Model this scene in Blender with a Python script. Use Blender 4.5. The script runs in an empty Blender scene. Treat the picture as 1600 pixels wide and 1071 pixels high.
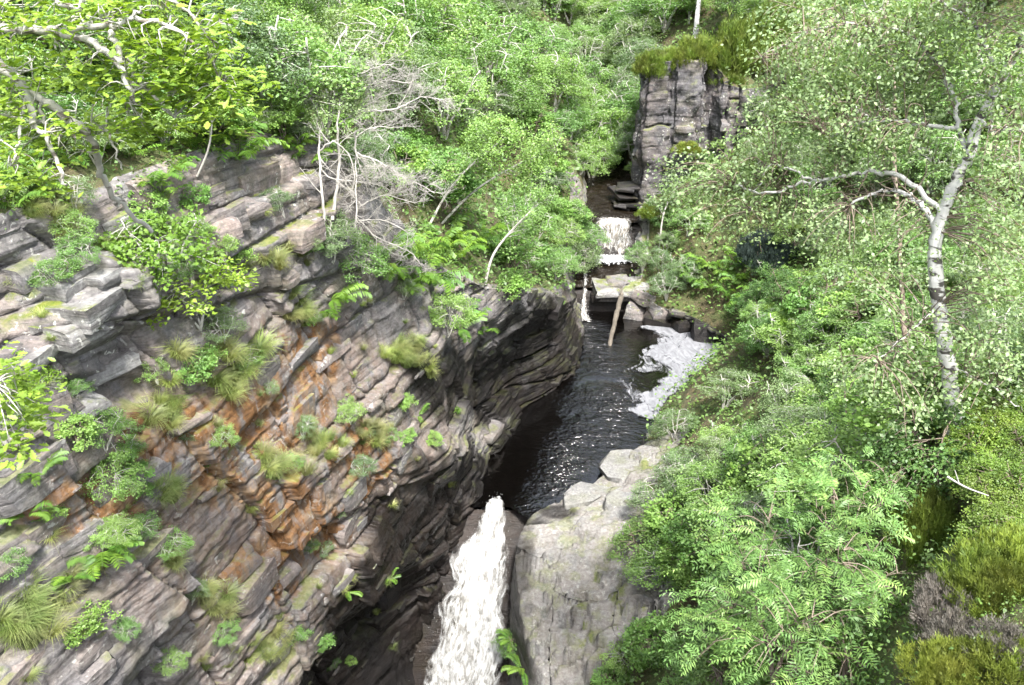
import bpy, math, random
import numpy as np
from mathutils import Vector, Matrix
from mathutils.bvhtree import BVHTree

# ------------------------------------------------------------------ camera, light, exposure
SC = bpy.context.scene
COL = SC.collection
TH = math.radians(25.0)          # camera pitch below the horizon
FPX = 1331.0                     # focal length in photograph pixels (1600 wide)
CAMZ = 22.0
cam_d = bpy.data.cameras.new('camera')
cam_d.sensor_width = 36.0
cam_d.lens = 36.0 * FPX / 1600.0
cam_d.clip_end = 2000.0
cam = bpy.data.objects.new('camera', cam_d)
cam.location = (0, 0, CAMZ)
cam.rotation_euler = (math.pi / 2 - TH, 0, 0)
COL.objects.link(cam)
SC.camera = cam

SUN_EL, SUN_AZ = math.radians(60.0), math.radians(164.0)   # azimuth clockwise from +y (view direction)
W = bpy.data.worlds.new('World'); SC.world = W; W.use_nodes = True
nt = W.node_tree; nt.nodes.clear()
sky = nt.nodes.new('ShaderNodeTexSky'); sky.sky_type = 'NISHITA'; sky.sun_disc = False
sky.sun_elevation = SUN_EL; sky.sun_rotation = SUN_AZ
sky.air_density = 1.0; sky.dust_density = 3.0; sky.ozone_density = 1.0
hs = nt.nodes.new('ShaderNodeHueSaturation'); hs.inputs['Saturation'].default_value = 0.45
bg = nt.nodes.new('ShaderNodeBackground'); bg.inputs['Strength'].default_value = 0.135
wo = nt.nodes.new('ShaderNodeOutputWorld')
nt.links.new(sky.outputs[0], hs.inputs['Color']); nt.links.new(hs.outputs[0], bg.inputs[0]); nt.links.new(bg.outputs[0], wo.inputs[0])
sl = bpy.data.lights.new('sun', 'SUN'); sl.energy = 3.0; sl.angle = math.radians(8.0); sl.color = (1.0, 0.96, 0.90)
so = bpy.data.objects.new('sun', sl); COL.objects.link(so)
sd = Vector((math.sin(SUN_AZ) * math.cos(SUN_EL), math.cos(SUN_AZ) * math.cos(SUN_EL), math.sin(SUN_EL)))
so.rotation_euler = sd.to_track_quat('Z', 'Y').to_euler(); so.location = (0, 0, 60)
SC.view_settings.view_transform = 'Standard'; SC.view_settings.look = 'None'
SC.view_settings.exposure = 1.9; SC.view_settings.gamma = 1.0
SC.render.engine = 'CYCLES'
SC.cycles.max_bounces = 5; SC.cycles.diffuse_bounces = 2; SC.cycles.glossy_bounces = 2
SC.cycles.use_adaptive_sampling = True; SC.cycles.adaptive_threshold = .03
SC.cycles.transmission_bounces = 4; SC.cycles.transparent_max_bounces = 12
SC.cycles.caustics_reflective = False; SC.cycles.caustics_refractive = False

ST, CT = math.sin(TH), math.cos(TH)
def ray(px, py):
    u = (px - 800) / FPX; v = (py - 535.5) / FPX
    return Vector((u, CT - v * ST, -(ST + v * CT)))
def P(px, py, s):                # the point that lies s metres along the camera axis behind that spot of the photograph
    return Vector((0, 0, CAMZ)) + ray(px, py) * s

# ------------------------------------------------------------------ helpers
def h32(a):
    a = a.astype(np.uint32)
    a = (a ^ (a >> np.uint32(16))) * np.uint32(0x7feb352d)
    a = (a ^ (a >> np.uint32(15))) * np.uint32(0x846ca68b)
    return a ^ (a >> np.uint32(16))
def hsh(i, j=0, k=0, seed=0):
    i = np.asarray(i).astype(np.int64); j = np.asarray(j).astype(np.int64); k = np.asarray(k).astype(np.int64)
    v = (i * 73856093) ^ (j * 19349663) ^ (k * 83492791) ^ (seed * 2654435761)
    return h32((v & 0xffffffff).astype(np.uint32)).astype(np.float64) / 4294967295.0
def noise3(x, y, z, seed=0):
    x, y, z = np.broadcast_arrays(np.asarray(x, float), np.asarray(y, float), np.asarray(z, float))
    xi, yi, zi = np.floor(x), np.floor(y), np.floor(z)
    fx, fy, fz = x - xi, y - yi, z - zi
    fx, fy, fz = [f * f * (3 - 2 * f) for f in (fx, fy, fz)]
    r = 0
    for a in (0, 1):
        for b in (0, 1):
            for c in (0, 1):
                w = (fx if a else 1 - fx) * (fy if b else 1 - fy) * (fz if c else 1 - fz)
                r = r + w * hsh(xi + a, yi + b, zi + c, seed)
    return r * 2 - 1
def fbm(x, y, z, oct=4, seed=0):
    r, a, f = 0, 1.0, 1.0
    for o in range(oct):
        r = r + a * noise3(x * f + o * 13.7, y * f + o * 5.1, z * f + o * 9.3, seed + o); a *= .5; f *= 2.03
    return r
def sstep(a, b, x):
    t = np.clip((np.asarray(x, float) - a) / (b - a), 0, 1); return t * t * (3 - 2 * t)

def mkmesh(name, V, F, mat=None, smooth=False, masks=None, mats=None, midx=None):
    V = np.asarray(V, dtype=np.float32)
    if not isinstance(F, (list, tuple)): F = [F]
    F = [np.asarray(f, dtype=np.int32) for f in F if len(f)]
    me = bpy.data.meshes.new(name)
    me.vertices.add(len(V)); me.vertices.foreach_set('co', V.ravel())
    loops = np.concatenate([f.ravel() for f in F]); tot = np.concatenate([np.full(len(f), f.shape[1], np.int32) for f in F])
    st = np.concatenate([[0], np.cumsum(tot)[:-1]]).astype(np.int32)
    me.loops.add(len(loops)); me.loops.foreach_set('vertex_index', loops)
    me.polygons.add(len(tot)); me.polygons.foreach_set('loop_start', st); me.polygons.foreach_set('loop_total', tot)
    if smooth: me.polygons.foreach_set('use_smooth', np.ones(len(tot), bool))
    if midx is not None: me.polygons.foreach_set('material_index', np.asarray(midx, np.int32))
    me.update(calc_edges=True)
    if masks is not None:
        at = me.attributes.new('mask', 'FLOAT_COLOR', 'POINT')
        at.data.foreach_set('color', np.asarray(masks, np.float32).ravel())
    for m in (mats or ([mat] if mat else [])): me.materials.append(m)
    return me
class Acc:
    def __init__(s): s.V = []; s.F3 = []; s.F4 = []; s.n = 0
    def add(s, V, F4=None, F3=None):
        V = np.asarray(V, float)
        if F4 is not None and len(F4): s.F4.append(np.asarray(F4) + s.n)
        if F3 is not None and len(F3): s.F3.append(np.asarray(F3) + s.n)
        s.V.append(V); s.n += len(V)
    def mesh(s, name, mat, smooth=False):
        F = []
        if s.F4: F.append(np.concatenate(s.F4))
        if s.F3: F.append(np.concatenate(s.F3))
        return mkmesh(name, np.concatenate(s.V), F, mat, smooth)
    def tube(s, pts, r, n=6):
        p = np.asarray(pts, float); m = len(p)
        r = np.broadcast_to(np.asarray(r, float), (m,))
        t = np.gradient(p, axis=0); t /= np.linalg.norm(t, axis=1)[:, None] + 1e-9
        ref = np.array([0.3, 0.2, 1.0]) if abs(t[:, 2]).mean() < .8 else np.array([1.0, .3, 0])
        a = np.cross(t, ref); a /= np.linalg.norm(a, axis=1)[:, None] + 1e-9
        b = np.cross(t, a)
        th = np.arange(n) * 2 * math.pi / n
        V = p[:, None] + r[:, None, None] * (a[:, None] * np.cos(th)[None, :, None] + b[:, None] * np.sin(th)[None, :, None])
        i = np.arange(m - 1)[:, None] * n; j = np.arange(n)[None]; k = (j + 1) % n
        F = np.stack([i + j, i + k, i + n + k, i + n + j], -1).reshape(-1, 4)
        V = np.concatenate([V.reshape(-1, 3), p[-1:]])
        cap = np.stack([(m - 1) * n + np.arange(n), (m - 1) * n + (np.arange(n) + 1) % n, np.full(n, m * n)], -1)
        s.add(V, F, cap)
    def stamp(s, T, F4, F3, pos, M, sc):
        """copies of a template T (k,3) at pos (n,3) with rotation M (n,3,3) and scale sc (n,)"""
        n, k = len(pos), len(T)
        V = np.einsum('nij,kj->nki', M, T) * np.asarray(sc)[:, None, None] + pos[:, None]
        o = (np.arange(n) * k)[:, None, None]
        s.add(V.reshape(-1, 3), None if F4 is None else (np.asarray(F4)[None] + o).reshape(-1, 4),
              None if F3 is None else (np.asarray(F3)[None] + o).reshape(-1, 3))
def frames(d, up):
    """rotation matrices whose Y runs along d and whose Z lies close to up"""
    y = d / (np.linalg.norm(d, axis=1)[:, None] + 1e-9)
    x = np.cross(y, up); x /= np.linalg.norm(x, axis=1)[:, None] + 1e-9
    return np.stack([x, y, np.cross(x, y)], -1)
def smooth_path(pts, n):
    p = np.asarray([tuple(q) for q in pts], float); m = len(p)
    t = np.linspace(0, m - 1, n); i = np.clip(t.astype(int), 0, m - 2); f = (t - i)[:, None]
    a, b, c, d = p[np.clip(i - 1, 0, m - 1)], p[i], p[i + 1], p[np.clip(i + 2, 0, m - 1)]
    return .5 * (2 * b + (c - a) * f + (2 * a - 5 * b + 4 * c - d) * f ** 2 + (3 * b - a - 3 * c + d) * f ** 3)

def tag(o, label=None, cat=None, group=None, kind=None):
    if label: o['label'] = label
    if cat: o['category'] = cat
    if group: o['group'] = group
    if kind: o['kind'] = kind
    return o
def obj(name, me, parent=None, loc=None):
    o = bpy.data.objects.new(name, me); COL.objects.link(o)
    if parent is not None: o.parent = parent
    if loc is not None: o.location = loc
    return o
def empty(name, loc, label, cat, group=None, rz=0, sc=1):
    o = bpy.data.objects.new(name, None); COL.objects.link(o); o.location = loc; o.rotation_euler = (0, 0, rz); o.scale = (sc,) * 3
    o.empty_display_size = .2
    return tag(o, label, cat, group)

# ------------------------------------------------------------------ materials
def nmat(name):
    m = bpy.data.materials.new(name); m.use_nodes = True
    t = m.node_tree; t.nodes.clear()
    return m, t, t.nodes, t.links
def N(t, typ, **kw):
    n = t.nodes.new(typ)
    for k, v in kw.items():
        if k in n.inputs: n.inputs[k].default_value = v
        else: setattr(n, k, v)
    return n
def mixc(t, f, a, b, mode='MIX'):
    n = t.nodes.new('ShaderNodeMix'); n.data_type = 'RGBA'; n.blend_type = mode
    for s, v in ((0, f), (6, a), (7, b)):
        if isinstance(v, (int, float)): n.inputs[s].default_value = v
        elif isinstance(v, tuple): n.inputs[s].default_value = (*v, 1) if len(v) == 3 else v
        else: t.links.new(v, n.inputs[s])
    return n.outputs[2]
def maprange(t, v, a, b, c=0.0, d=1.0):
    n = t.nodes.new('ShaderNodeMapRange'); n.inputs[1].default_value = a; n.inputs[2].default_value = b
    n.inputs[3].default_value = c; n.inputs[4].default_value = d; t.links.new(v, n.inputs[0]); return n.outputs[0]
def math_(t, op, a, b=None):
    n = t.nodes.new('ShaderNodeMath'); n.operation = op
    for i, v in enumerate((a, b)):
        if v is None: continue
        if isinstance(v, (int, float)): n.inputs[i].default_value = v
        else: t.links.new(v, n.inputs[i])
    return n.outputs[0]
def noise_(t, co, scale, detail=4.0, rough=.55, dist=0.0):
    n = N(t, 'ShaderNodeTexNoise', Scale=scale, Detail=detail, Roughness=rough, Distortion=dist)
    t.links.new(co, n.inputs['Vector']); return n.outputs['Fac']

def rock_mat(name, c1=(.235, .225, .22), c2=(.26, .222, .203), c3=(.165, .165, .175), orange=0.0, wet=0.0, moss=.5, lichen=.5, attr=False, bands=1.0):
    m, t, ns, L = nmat(name)
    geo = N(t, 'ShaderNodeNewGeometry'); pos = geo.outputs['Position']
    n1 = noise_(t, pos, .45, 5); n2 = noise_(t, pos, 1.3, 6, .6); n3 = noise_(t, pos, 9.0, 6, .65)
    mp = N(t, 'ShaderNodeMapping'); mp.inputs['Scale'].default_value = (.35, .35, 5.0); mp.inputs['Rotation'].default_value = (.05, .03, 0); L.new(pos, mp.inputs[0])
    ns_ = noise_(t, mp.outputs[0], 1.6, 5, .6, .3)
    c = mixc(t, maprange(t, n1, .42, .56), c1, c2)
    c = mixc(t, maprange(t, n2, .5, .68), c, c3)
    c = mixc(t, maprange(t, ns_, .42, .66, 0, bands), c, (c3[0] * .8, c3[1] * .75, c3[2] * .72))
    c = mixc(t, maprange(t, noise_(t, pos, .9, 4, .6), .5, .72, 0, .55), c, (.13, .135, .085))
    c = mixc(t, .75, c, mixc(t, maprange(t, n3, .25, .75), (.28, .28, .28), (1.25, 1.25, 1.25)), 'MULTIPLY')
    if attr:
        at = N(t, 'ShaderNodeAttribute', attribute_name='mask'); sp = N(t, 'ShaderNodeSeparateColor'); L.new(at.outputs['Color'], sp.inputs[0])
        fo, fw, fm, fl = sp.outputs[0], sp.outputs[1], sp.outputs[2], at.outputs['Alpha']
    else:
        v = N(t, 'ShaderNodeValue'); v.outputs[0].default_value = orange; fo = v.outputs[0]
        v = N(t, 'ShaderNodeValue'); v.outputs[0].default_value = wet; fw = v.outputs[0]
        v = N(t, 'ShaderNodeValue'); v.outputs[0].default_value = moss; fm = v.outputs[0]
        v = N(t, 'ShaderNodeValue'); v.outputs[0].default_value = lichen; fl = v.outputs[0]
    # iron stain running down the beds
    mps = N(t, 'ShaderNodeMapping'); mps.inputs['Scale'].default_value = (1.6, 1.6, .45); L.new(pos, mps.inputs[0])
    no = noise_(t, mps.outputs[0], 1.4, 5, .65)
    oc = mixc(t, maprange(t, n3, .35, .65), (.21, .105, .042), (.11, .062, .032))
    oc = mixc(t, maprange(t, n2, .5, .62), oc, (.27, .185, .11))
    c = mixc(t, math_(t, 'MULTIPLY', fo, maprange(t, no, .37, .54, 0, 1)), c, oc)
    # pale lichen spots
    nl = noise_(t, pos, 6.5, 3, .5, .6); nl2 = noise_(t, pos, .8, 2)
    lf = math_(t, 'MULTIPLY', maprange(t, nl, .60, .66), maprange(t, nl2, .42, .58))
    c = mixc(t, math_(t, 'MULTIPLY', lf, fl), c, (.46, .46, .43))
    # wet rock
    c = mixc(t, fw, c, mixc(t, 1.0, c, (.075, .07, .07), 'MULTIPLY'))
    # moss on upward faces
    sn = N(t, 'ShaderNodeSeparateXYZ'); L.new(geo.outputs['Normal'], sn.inputs[0])
    nm = noise_(t, pos, 1.1, 5, .6)
    mf = math_(t, 'MULTIPLY', math_(t, 'MULTIPLY', maprange(t, sn.outputs[2], .35, .75), maprange(t, nm, .5, .58)), math_(t, 'MULTIPLY', fm, maprange(t, fw, 0, 1, 1, .12)))
    c = mixc(t, mf, c, mixc(t, maprange(t, n3, .35, .65), (.09, .13, .02), (.17, .18, .04)))
    b = N(t, 'ShaderNodeBsdfPrincipled'); L.new(c, b.inputs['Base Color'])
    L.new(maprange(t, fw, 0, 1, .9, .36), b.inputs['Roughness']); b.inputs['Specular IOR Level'].default_value = .22
    bp = N(t, 'ShaderNodeBump', Strength=.8, Distance=.06)
    L.new(math_(t, 'ADD', math_(t, 'MULTIPLY', n3, .8), math_(t, 'ADD', math_(t, 'MULTIPLY', noise_(t, pos, 30, 4, .6), .35), math_(t, 'MULTIPLY', ns_, 1.2 * bands))), bp.inputs['Height'])
    L.new(bp.outputs[0], b.inputs['Normal'])
    o = N(t, 'ShaderNodeOutputMaterial'); L.new(b.outputs[0], o.inputs[0])
    return m

def leaf_mat(name, a, b, c=None, trans=.35, gloss=.035, rough=.55):
    """three leaf colours picked leaf by leaf; light passes through the blade"""
    m, t, ns, L = nmat(name)
    geo = N(t, 'ShaderNodeNewGeometry'); oi = N(t, 'ShaderNodeObjectInfo')
    col = mixc(t, geo.outputs['Random Per Island'], a, b)
    col = mixc(t, maprange(t, noise_(t, geo.outputs['Position'], .9, 2), .35, .7, 0, .8), col, c or a)
    hv = N(t, 'ShaderNodeHueSaturation'); L.new(col, hv.inputs['Color'])
    L.new(math_(t, 'MULTIPLY', maprange(t, oi.outputs['Random'], 0, 1, .78, 1.22), maprange(t, noise_(t, geo.outputs['Position'], 2.2, 2), .32, .68, .66, 1.22)), hv.inputs['Value']); L.new(maprange(t, oi.outputs['Random'], 0, 1, .515, .485), hv.inputs['Hue'])
    d = N(t, 'ShaderNodeBsdfDiffuse'); tr = N(t, 'ShaderNodeBsdfTranslucent'); g = N(t, 'ShaderNodeBsdfGlossy', Roughness=rough)
    L.new(hv.outputs[0], d.inputs[0])
    L.new(mixc(t, 1.0, hv.outputs[0], (1.25, 1.25, .6), 'MULTIPLY'), tr.inputs[0])
    g.inputs[0].default_value = (.9, .95, 1, 1)
    m1 = N(t, 'ShaderNodeMixShader', Fac=trans); L.new(d.outputs[0], m1.inputs[1]); L.new(tr.outputs[0], m1.inputs[2])
    m2 = N(t, 'ShaderNodeMixShader', Fac=gloss); L.new(m1.outputs[0], m2.inputs[1]); L.new(g.outputs[0], m2.inputs[2])
    o = N(t, 'ShaderNodeOutputMaterial'); L.new(m2.outputs[0], o.inputs[0])
    return m
def bark_mat(name, a, b, dark=None, scale=6.0):
    m, t, ns, L = nmat(name)
    tc = N(t, 'ShaderNodeNewGeometry').outputs['Position']
    n = noise_(t, tc, scale, 5, .6); n2 = noise_(t, tc, scale * 4, 4, .6)
    c = mixc(t, maprange(t, n, .35, .65), a, b)
    if dark:
        mp = N(t, 'ShaderNodeMapping'); mp.inputs['Scale'].default_value = (1, 1, 2.6); L.new(tc, mp.inputs[0])
        c = mixc(t, maprange(t, noise_(t, mp.outputs[0], 3.2, 3, .6), .56, .63), c, dark)
    c = mixc(t, .5, c, mixc(t, n2, (.5, .5, .5), (1.4, 1.4, 1.4)), 'MULTIPLY')
    p = N(t, 'ShaderNodeBsdfPrincipled', Roughness=.85); L.new(c, p.inputs['Base Color'])
    bp = N(t, 'ShaderNodeBump', Strength=.5, Distance=.02); L.new(n2, bp.inputs['Height']); L.new(bp.outputs[0], p.inputs['Normal'])
    o = N(t, 'ShaderNodeOutputMaterial'); L.new(p.outputs[0], o.inputs[0])
    return m
def ground_mat(name):
    m, t, ns, L = nmat(name)
    pos = N(t, 'ShaderNodeNewGeometry').outputs['Position']
    n = noise_(t, pos, .7, 5, .6); n2 = noise_(t, pos, 7, 5, .65)
    c = mixc(t, maprange(t, n, .4, .6), (.06, .085, .022), (.07, .06, .03))
    c = mixc(t, maprange(t, n2, .55, .65), c, (.13, .10, .045))
    p = N(t, 'ShaderNodeBsdfPrincipled', Roughness=.95); L.new(c, p.inputs['Base Color'])
    bp = N(t, 'ShaderNodeBump', Strength=1, Distance=.08); L.new(n2, bp.inputs['Height']); L.new(bp.outputs[0], p.inputs['Normal'])
    o = N(t, 'ShaderNodeOutputMaterial'); L.new(p.outputs[0], o.inputs[0])
    return m
def water_mat(name, base, bump_dist=.05, s1=1.6, s2=5.0, rough=.04, attr=False, ior=1.33):
    m, t, ns, L = nmat(name)
    pos = N(t, 'ShaderNodeNewGeometry').outputs['Position']
    mp = N(t, 'ShaderNodeMapping'); mp.inputs['Scale'].default_value = (.8, 1.25, 1); mp.inputs['Rotation'].default_value = (0, 0, .3); L.new(pos, mp.inputs[0])
    a = noise_(t, mp.outputs[0], s1, 3, .5, .4); b = noise_(t, mp.outputs[0], s2, 3, .55, .3)
    p = N(t, 'ShaderNodeBsdfPrincipled', Roughness=rough, IOR=ior); p.inputs['Base Color'].default_value = (*base, 1)
    p.inputs['Specular IOR Level'].default_value = .6
    bp = N(t, 'ShaderNodeBump', Strength=1.0, Distance=bump_dist)
    hgt = math_(t, 'ADD', a, math_(t, 'MULTIPLY', b, .5))
    if attr:
        at = N(t, 'ShaderNodeAttribute', attribute_name='mask'); sp = N(t, 'ShaderNodeSeparateColor'); L.new(at.outputs['Color'], sp.inputs[0])
        hgt = math_(t, 'MULTIPLY', hgt, sp.outputs[0])
    L.new(hgt, bp.inputs['Height']); L.new(bp.outputs[0], p.inputs['Normal'])
    o = N(t, 'ShaderNodeOutputMaterial'); L.new(p.outputs[0], o.inputs[0])
    return m
def fall_mat(name, lo, hi, scale=(1.7, .42), tint=(.38, .38, .37), dark=(.13, .12, .10), seed=0.0):
    """broken white water: streaked along its own flow, ragged towards its edges"""
    m, t, ns, L = nmat(name)
    at = N(t, 'ShaderNodeAttribute', attribute_name='mask'); sp = N(t, 'ShaderNodeSeparateColor'); L.new(at.outputs['Color'], sp.inputs[0])
    cb = N(t, 'ShaderNodeCombineXYZ'); L.new(sp.outputs[1], cb.inputs[0]); L.new(sp.outputs[2], cb.inputs[1]); L.new(at.outputs['Alpha'], cb.inputs[2])
    mp = N(t, 'ShaderNodeMapping'); mp.inputs['Scale'].default_value = (scale[0], scale[1], 1); mp.inputs['Location'].default_value = (seed, seed * 2, 0); L.new(cb.outputs[0], mp.inputs[0])
    a = noise_(t, mp.outputs[0], 1.0, 5, .6, .9); b = noise_(t, mp.outputs[0], 4.6, 4, .6, .5); c_ = noise_(t, cb.outputs[0], 1.1, 3, .5, .3)
    f = math_(t, 'ADD', math_(t, 'MULTIPLY', a, .5), math_(t, 'ADD', math_(t, 'MULTIPLY', b, .22), math_(t, 'MULTIPLY', c_, .28)))
    c = mixc(t, maprange(t, f, .43, .55), dark, tint)
    c = mixc(t, maprange(t, b, .44, .62), c, (.62, .635, .64))
    d = N(t, 'ShaderNodeBsdfPrincipled', Roughness=.6); L.new(c, d.inputs['Base Color'])
    bp = N(t, 'ShaderNodeBump', Strength=.18, Distance=.10); L.new(f, bp.inputs['Height']); L.new(bp.outputs[0], d.inputs['Normal'])
    tr = N(t, 'ShaderNodeBsdfTransparent')
    fe = math_(t, 'SUBTRACT', f, math_(t, 'MULTIPLY', sp.outputs[0], .36))
    mx = N(t, 'ShaderNodeMixShader'); L.new(maprange(t, fe, lo, hi), mx.inputs[0]); L.new(tr.outputs[0], mx.inputs[1]); L.new(d.outputs[0], mx.inputs[2])
    o = N(t, 'ShaderNodeOutputMaterial'); L.new(mx.outputs[0], o.inputs[0])
    return m
def foam_mat(name):
    m, t, ns, L = nmat(name)
    pos = N(t, 'ShaderNodeNewGeometry').outputs['Position']
    at = N(t, 'ShaderNodeAttribute', attribute_name='mask'); sp = N(t, 'ShaderNodeSeparateColor'); L.new(at.outputs['Color'], sp.inputs[0])
    mpf = N(t, 'ShaderNodeMapping'); mpf.inputs['Scale'].default_value = (1.5, .6, 1); mpf.inputs['Rotation'].default_value = (0, 0, .5); L.new(pos, mpf.inputs[0]); n = noise_(t, mpf.outputs[0], 1.5, 5, .6, 2.2); n2 = noise_(t, pos, 6, 4, .6)
    c = mixc(t, maprange(t, n, .35, .65), (.13, .135, .15), (.27, .275, .295))
    d = N(t, 'ShaderNodeBsdfPrincipled', Roughness=.6); L.new(c, d.inputs['Base Color']); tr = N(t, 'ShaderNodeBsdfTransparent')
    f = math_(t, 'ADD', sp.outputs[0], math_(t, 'MULTIPLY', math_(t, 'SUBTRACT', math_(t, 'ADD', math_(t, 'MULTIPLY', n, .85), math_(t, 'MULTIPLY', n2, .15)), .52), 1.3))
    mx = N(t, 'ShaderNodeMixShader'); L.new(maprange(t, f, .30, .75, 0, .88), mx.inputs[0]); L.new(tr.outputs[0], mx.inputs[1]); L.new(d.outputs[0], mx.inputs[2])
    o = N(t, 'ShaderNodeOutputMaterial'); L.new(mx.outputs[0], o.inputs[0])
    return m
def plain(name, c, rough=.8):
    m, t, ns, L = nmat(name)
    p = N(t, 'ShaderNodeBsdfPrincipled', Roughness=rough)
    pos = N(t, 'ShaderNodeNewGeometry').outputs['Position']
    L.new(mixc(t, maprange(t, noise_(t, pos, 5, 5, .6), .3, .7), tuple(x * .75 for x in c), tuple(min(1, x * 1.2) for x in c)), p.inputs['Base Color'])
    o = N(t, 'ShaderNodeOutputMaterial'); L.new(p.outputs[0], o.inputs[0])
    return m

M = {}
M['cliff'] = rock_mat('cliff_rock', attr=True)
M['crag'] = rock_mat('crag_rock', (.145, .14, .145), (.185, .16, .155), (.10, .10, .11), attr=True)
M['rock_grey'] = rock_mat('rock_grey')
M['rock_pink'] = rock_mat('rock_pink', (.265, .23, .215), (.29, .235, .21), (.19, .18, .18), lichen=.8)
M['rock_pale'] = rock_mat('rock_pale', (.29, .29, .285), (.34, .335, .32), (.20, .20, .205), lichen=1.0, moss=.8)
M['rock_rust'] = rock_mat('rock_rust', orange=.95)
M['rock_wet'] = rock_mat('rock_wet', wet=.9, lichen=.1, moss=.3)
M['slab_plate'] = rock_mat('slab_plate', (.25, .25, .245), (.285, .28, .27), (.17, .17, .17), lichen=.4, moss=.12, bands=.3)
M['rock_slab'] = rock_mat('rock_slab', (.25, .25, .245), (.285, .28, .27), (.17, .17, .17), lichen=.4, moss=.08, attr=True, bands=.12)
M['ground'] = ground_mat('soil_and_moss')
M['pool'] = water_mat('peat_water', (.0016, .0013, .0011), .28, 2.2, 6.0, attr=True, ior=1.75)
M['brook'] = water_mat('brook_water', (.010, .007, .004), .22, 2.5, 8)
M['fall_in'] = fall_mat('white_water_inner', .30, .52)
M['fall_out'] = fall_mat('white_water_outer', .43, .66, seed=7.3)
M['fall_far'] = fall_mat('white_water_far', .36, .56, (4, .6), (.24, .205, .165), (.07, .052, .032))
M['foam'] = foam_mat('foam')
M['spray'] = plain('spray', (.40, .41, .42), .5)
M['wood'] = bark_mat('dead_wood', (.14, .12, .095), (.075, .065, .052), None, 4)
M['birch_bark'] = bark_mat('birch_bark', (.60, .59, .57), (.43, .425, .41), (.06, .055, .05), 4)
M['grey_bark'] = bark_mat('lichen_bark', (.50, .49, .45), (.34, .33, .29), (.15, .13, .11), 9)
M['silver_bark'] = bark_mat('bare_silver_twigs', (.46, .44, .40), (.32, .305, .28), None, 7)
M['brown_bark'] = bark_mat('brown_bark', (.16, .12, .09), (.23, .19, .15), None, 8)
M['oak_leaf'] = leaf_mat('oak_leaf', (.17, .295, .03), (.28, .41, .06), (.20, .33, .035), .42)
M['birch_leaf'] = leaf_mat('birch_leaf', (0.133, 0.214, 0.081), (0.247, 0.342, 0.157), (0.181, 0.280, 0.114), .35, .04, .55)
M['hazel_leaf'] = leaf_mat('hazel_leaf', (0.133, 0.273, 0.053), (0.240, 0.391, 0.095), (0.180, 0.332, 0.065), .35)
M['rowan_leaf'] = leaf_mat('rowan_leaf', (0.142, 0.273, 0.065), (0.258, 0.403, 0.118), (0.194, 0.343, 0.082), .35)
M['thicket_leaf'] = leaf_mat('thicket_leaf', (0.136, 0.260, 0.065), (0.261, 0.403, 0.118), (0.192, 0.343, 0.082), .35)
M['dark_leaf'] = leaf_mat('dark_leaf', (0.074, 0.159, 0.037), (0.148, 0.244, 0.061), (0.107, 0.201, 0.043), .3)
M['fern'] = leaf_mat('fern_frond', (.10, .22, .025), (.17, .30, .04), (.13, .25, .03), .35)
M['grass'] = leaf_mat('grass_blade', (0.165, 0.264, 0.055), (0.275, 0.330, 0.110), (0.308, 0.286, 0.143), .3)
M['heather'] = leaf_mat('heather_shoot', (0.115, 0.190, 0.023), (0.230, 0.310, 0.040), (0.172, 0.184, 0.034), .25)
M['heather_dead'] = leaf_mat('heather_dead', (.15, .135, .115), (.22, .20, .175), None, .1)
M['blaeberry'] = leaf_mat('blaeberry_leaf', (0.119, 0.216, 0.027), (0.198, 0.297, 0.050), (0.158, 0.252, 0.036), .35)
M['juniper'] = leaf_mat('juniper_needle', (.022, .035, .030), (.04, .06, .05), None, .1)

# ------------------------------------------------------------------ the gorge
def proj(p):
    x, y, z = p[..., 0], p[..., 1], p[..., 2] - CAMZ
    s = y * CT - z * ST
    s = np.where(s < .5, .5, s)
    return 800 + FPX * x / s, 535.5 + FPX * (-y * ST - z * CT) / s
def wline(y): return -12.4 + .36 * np.asarray(y, float)
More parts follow.
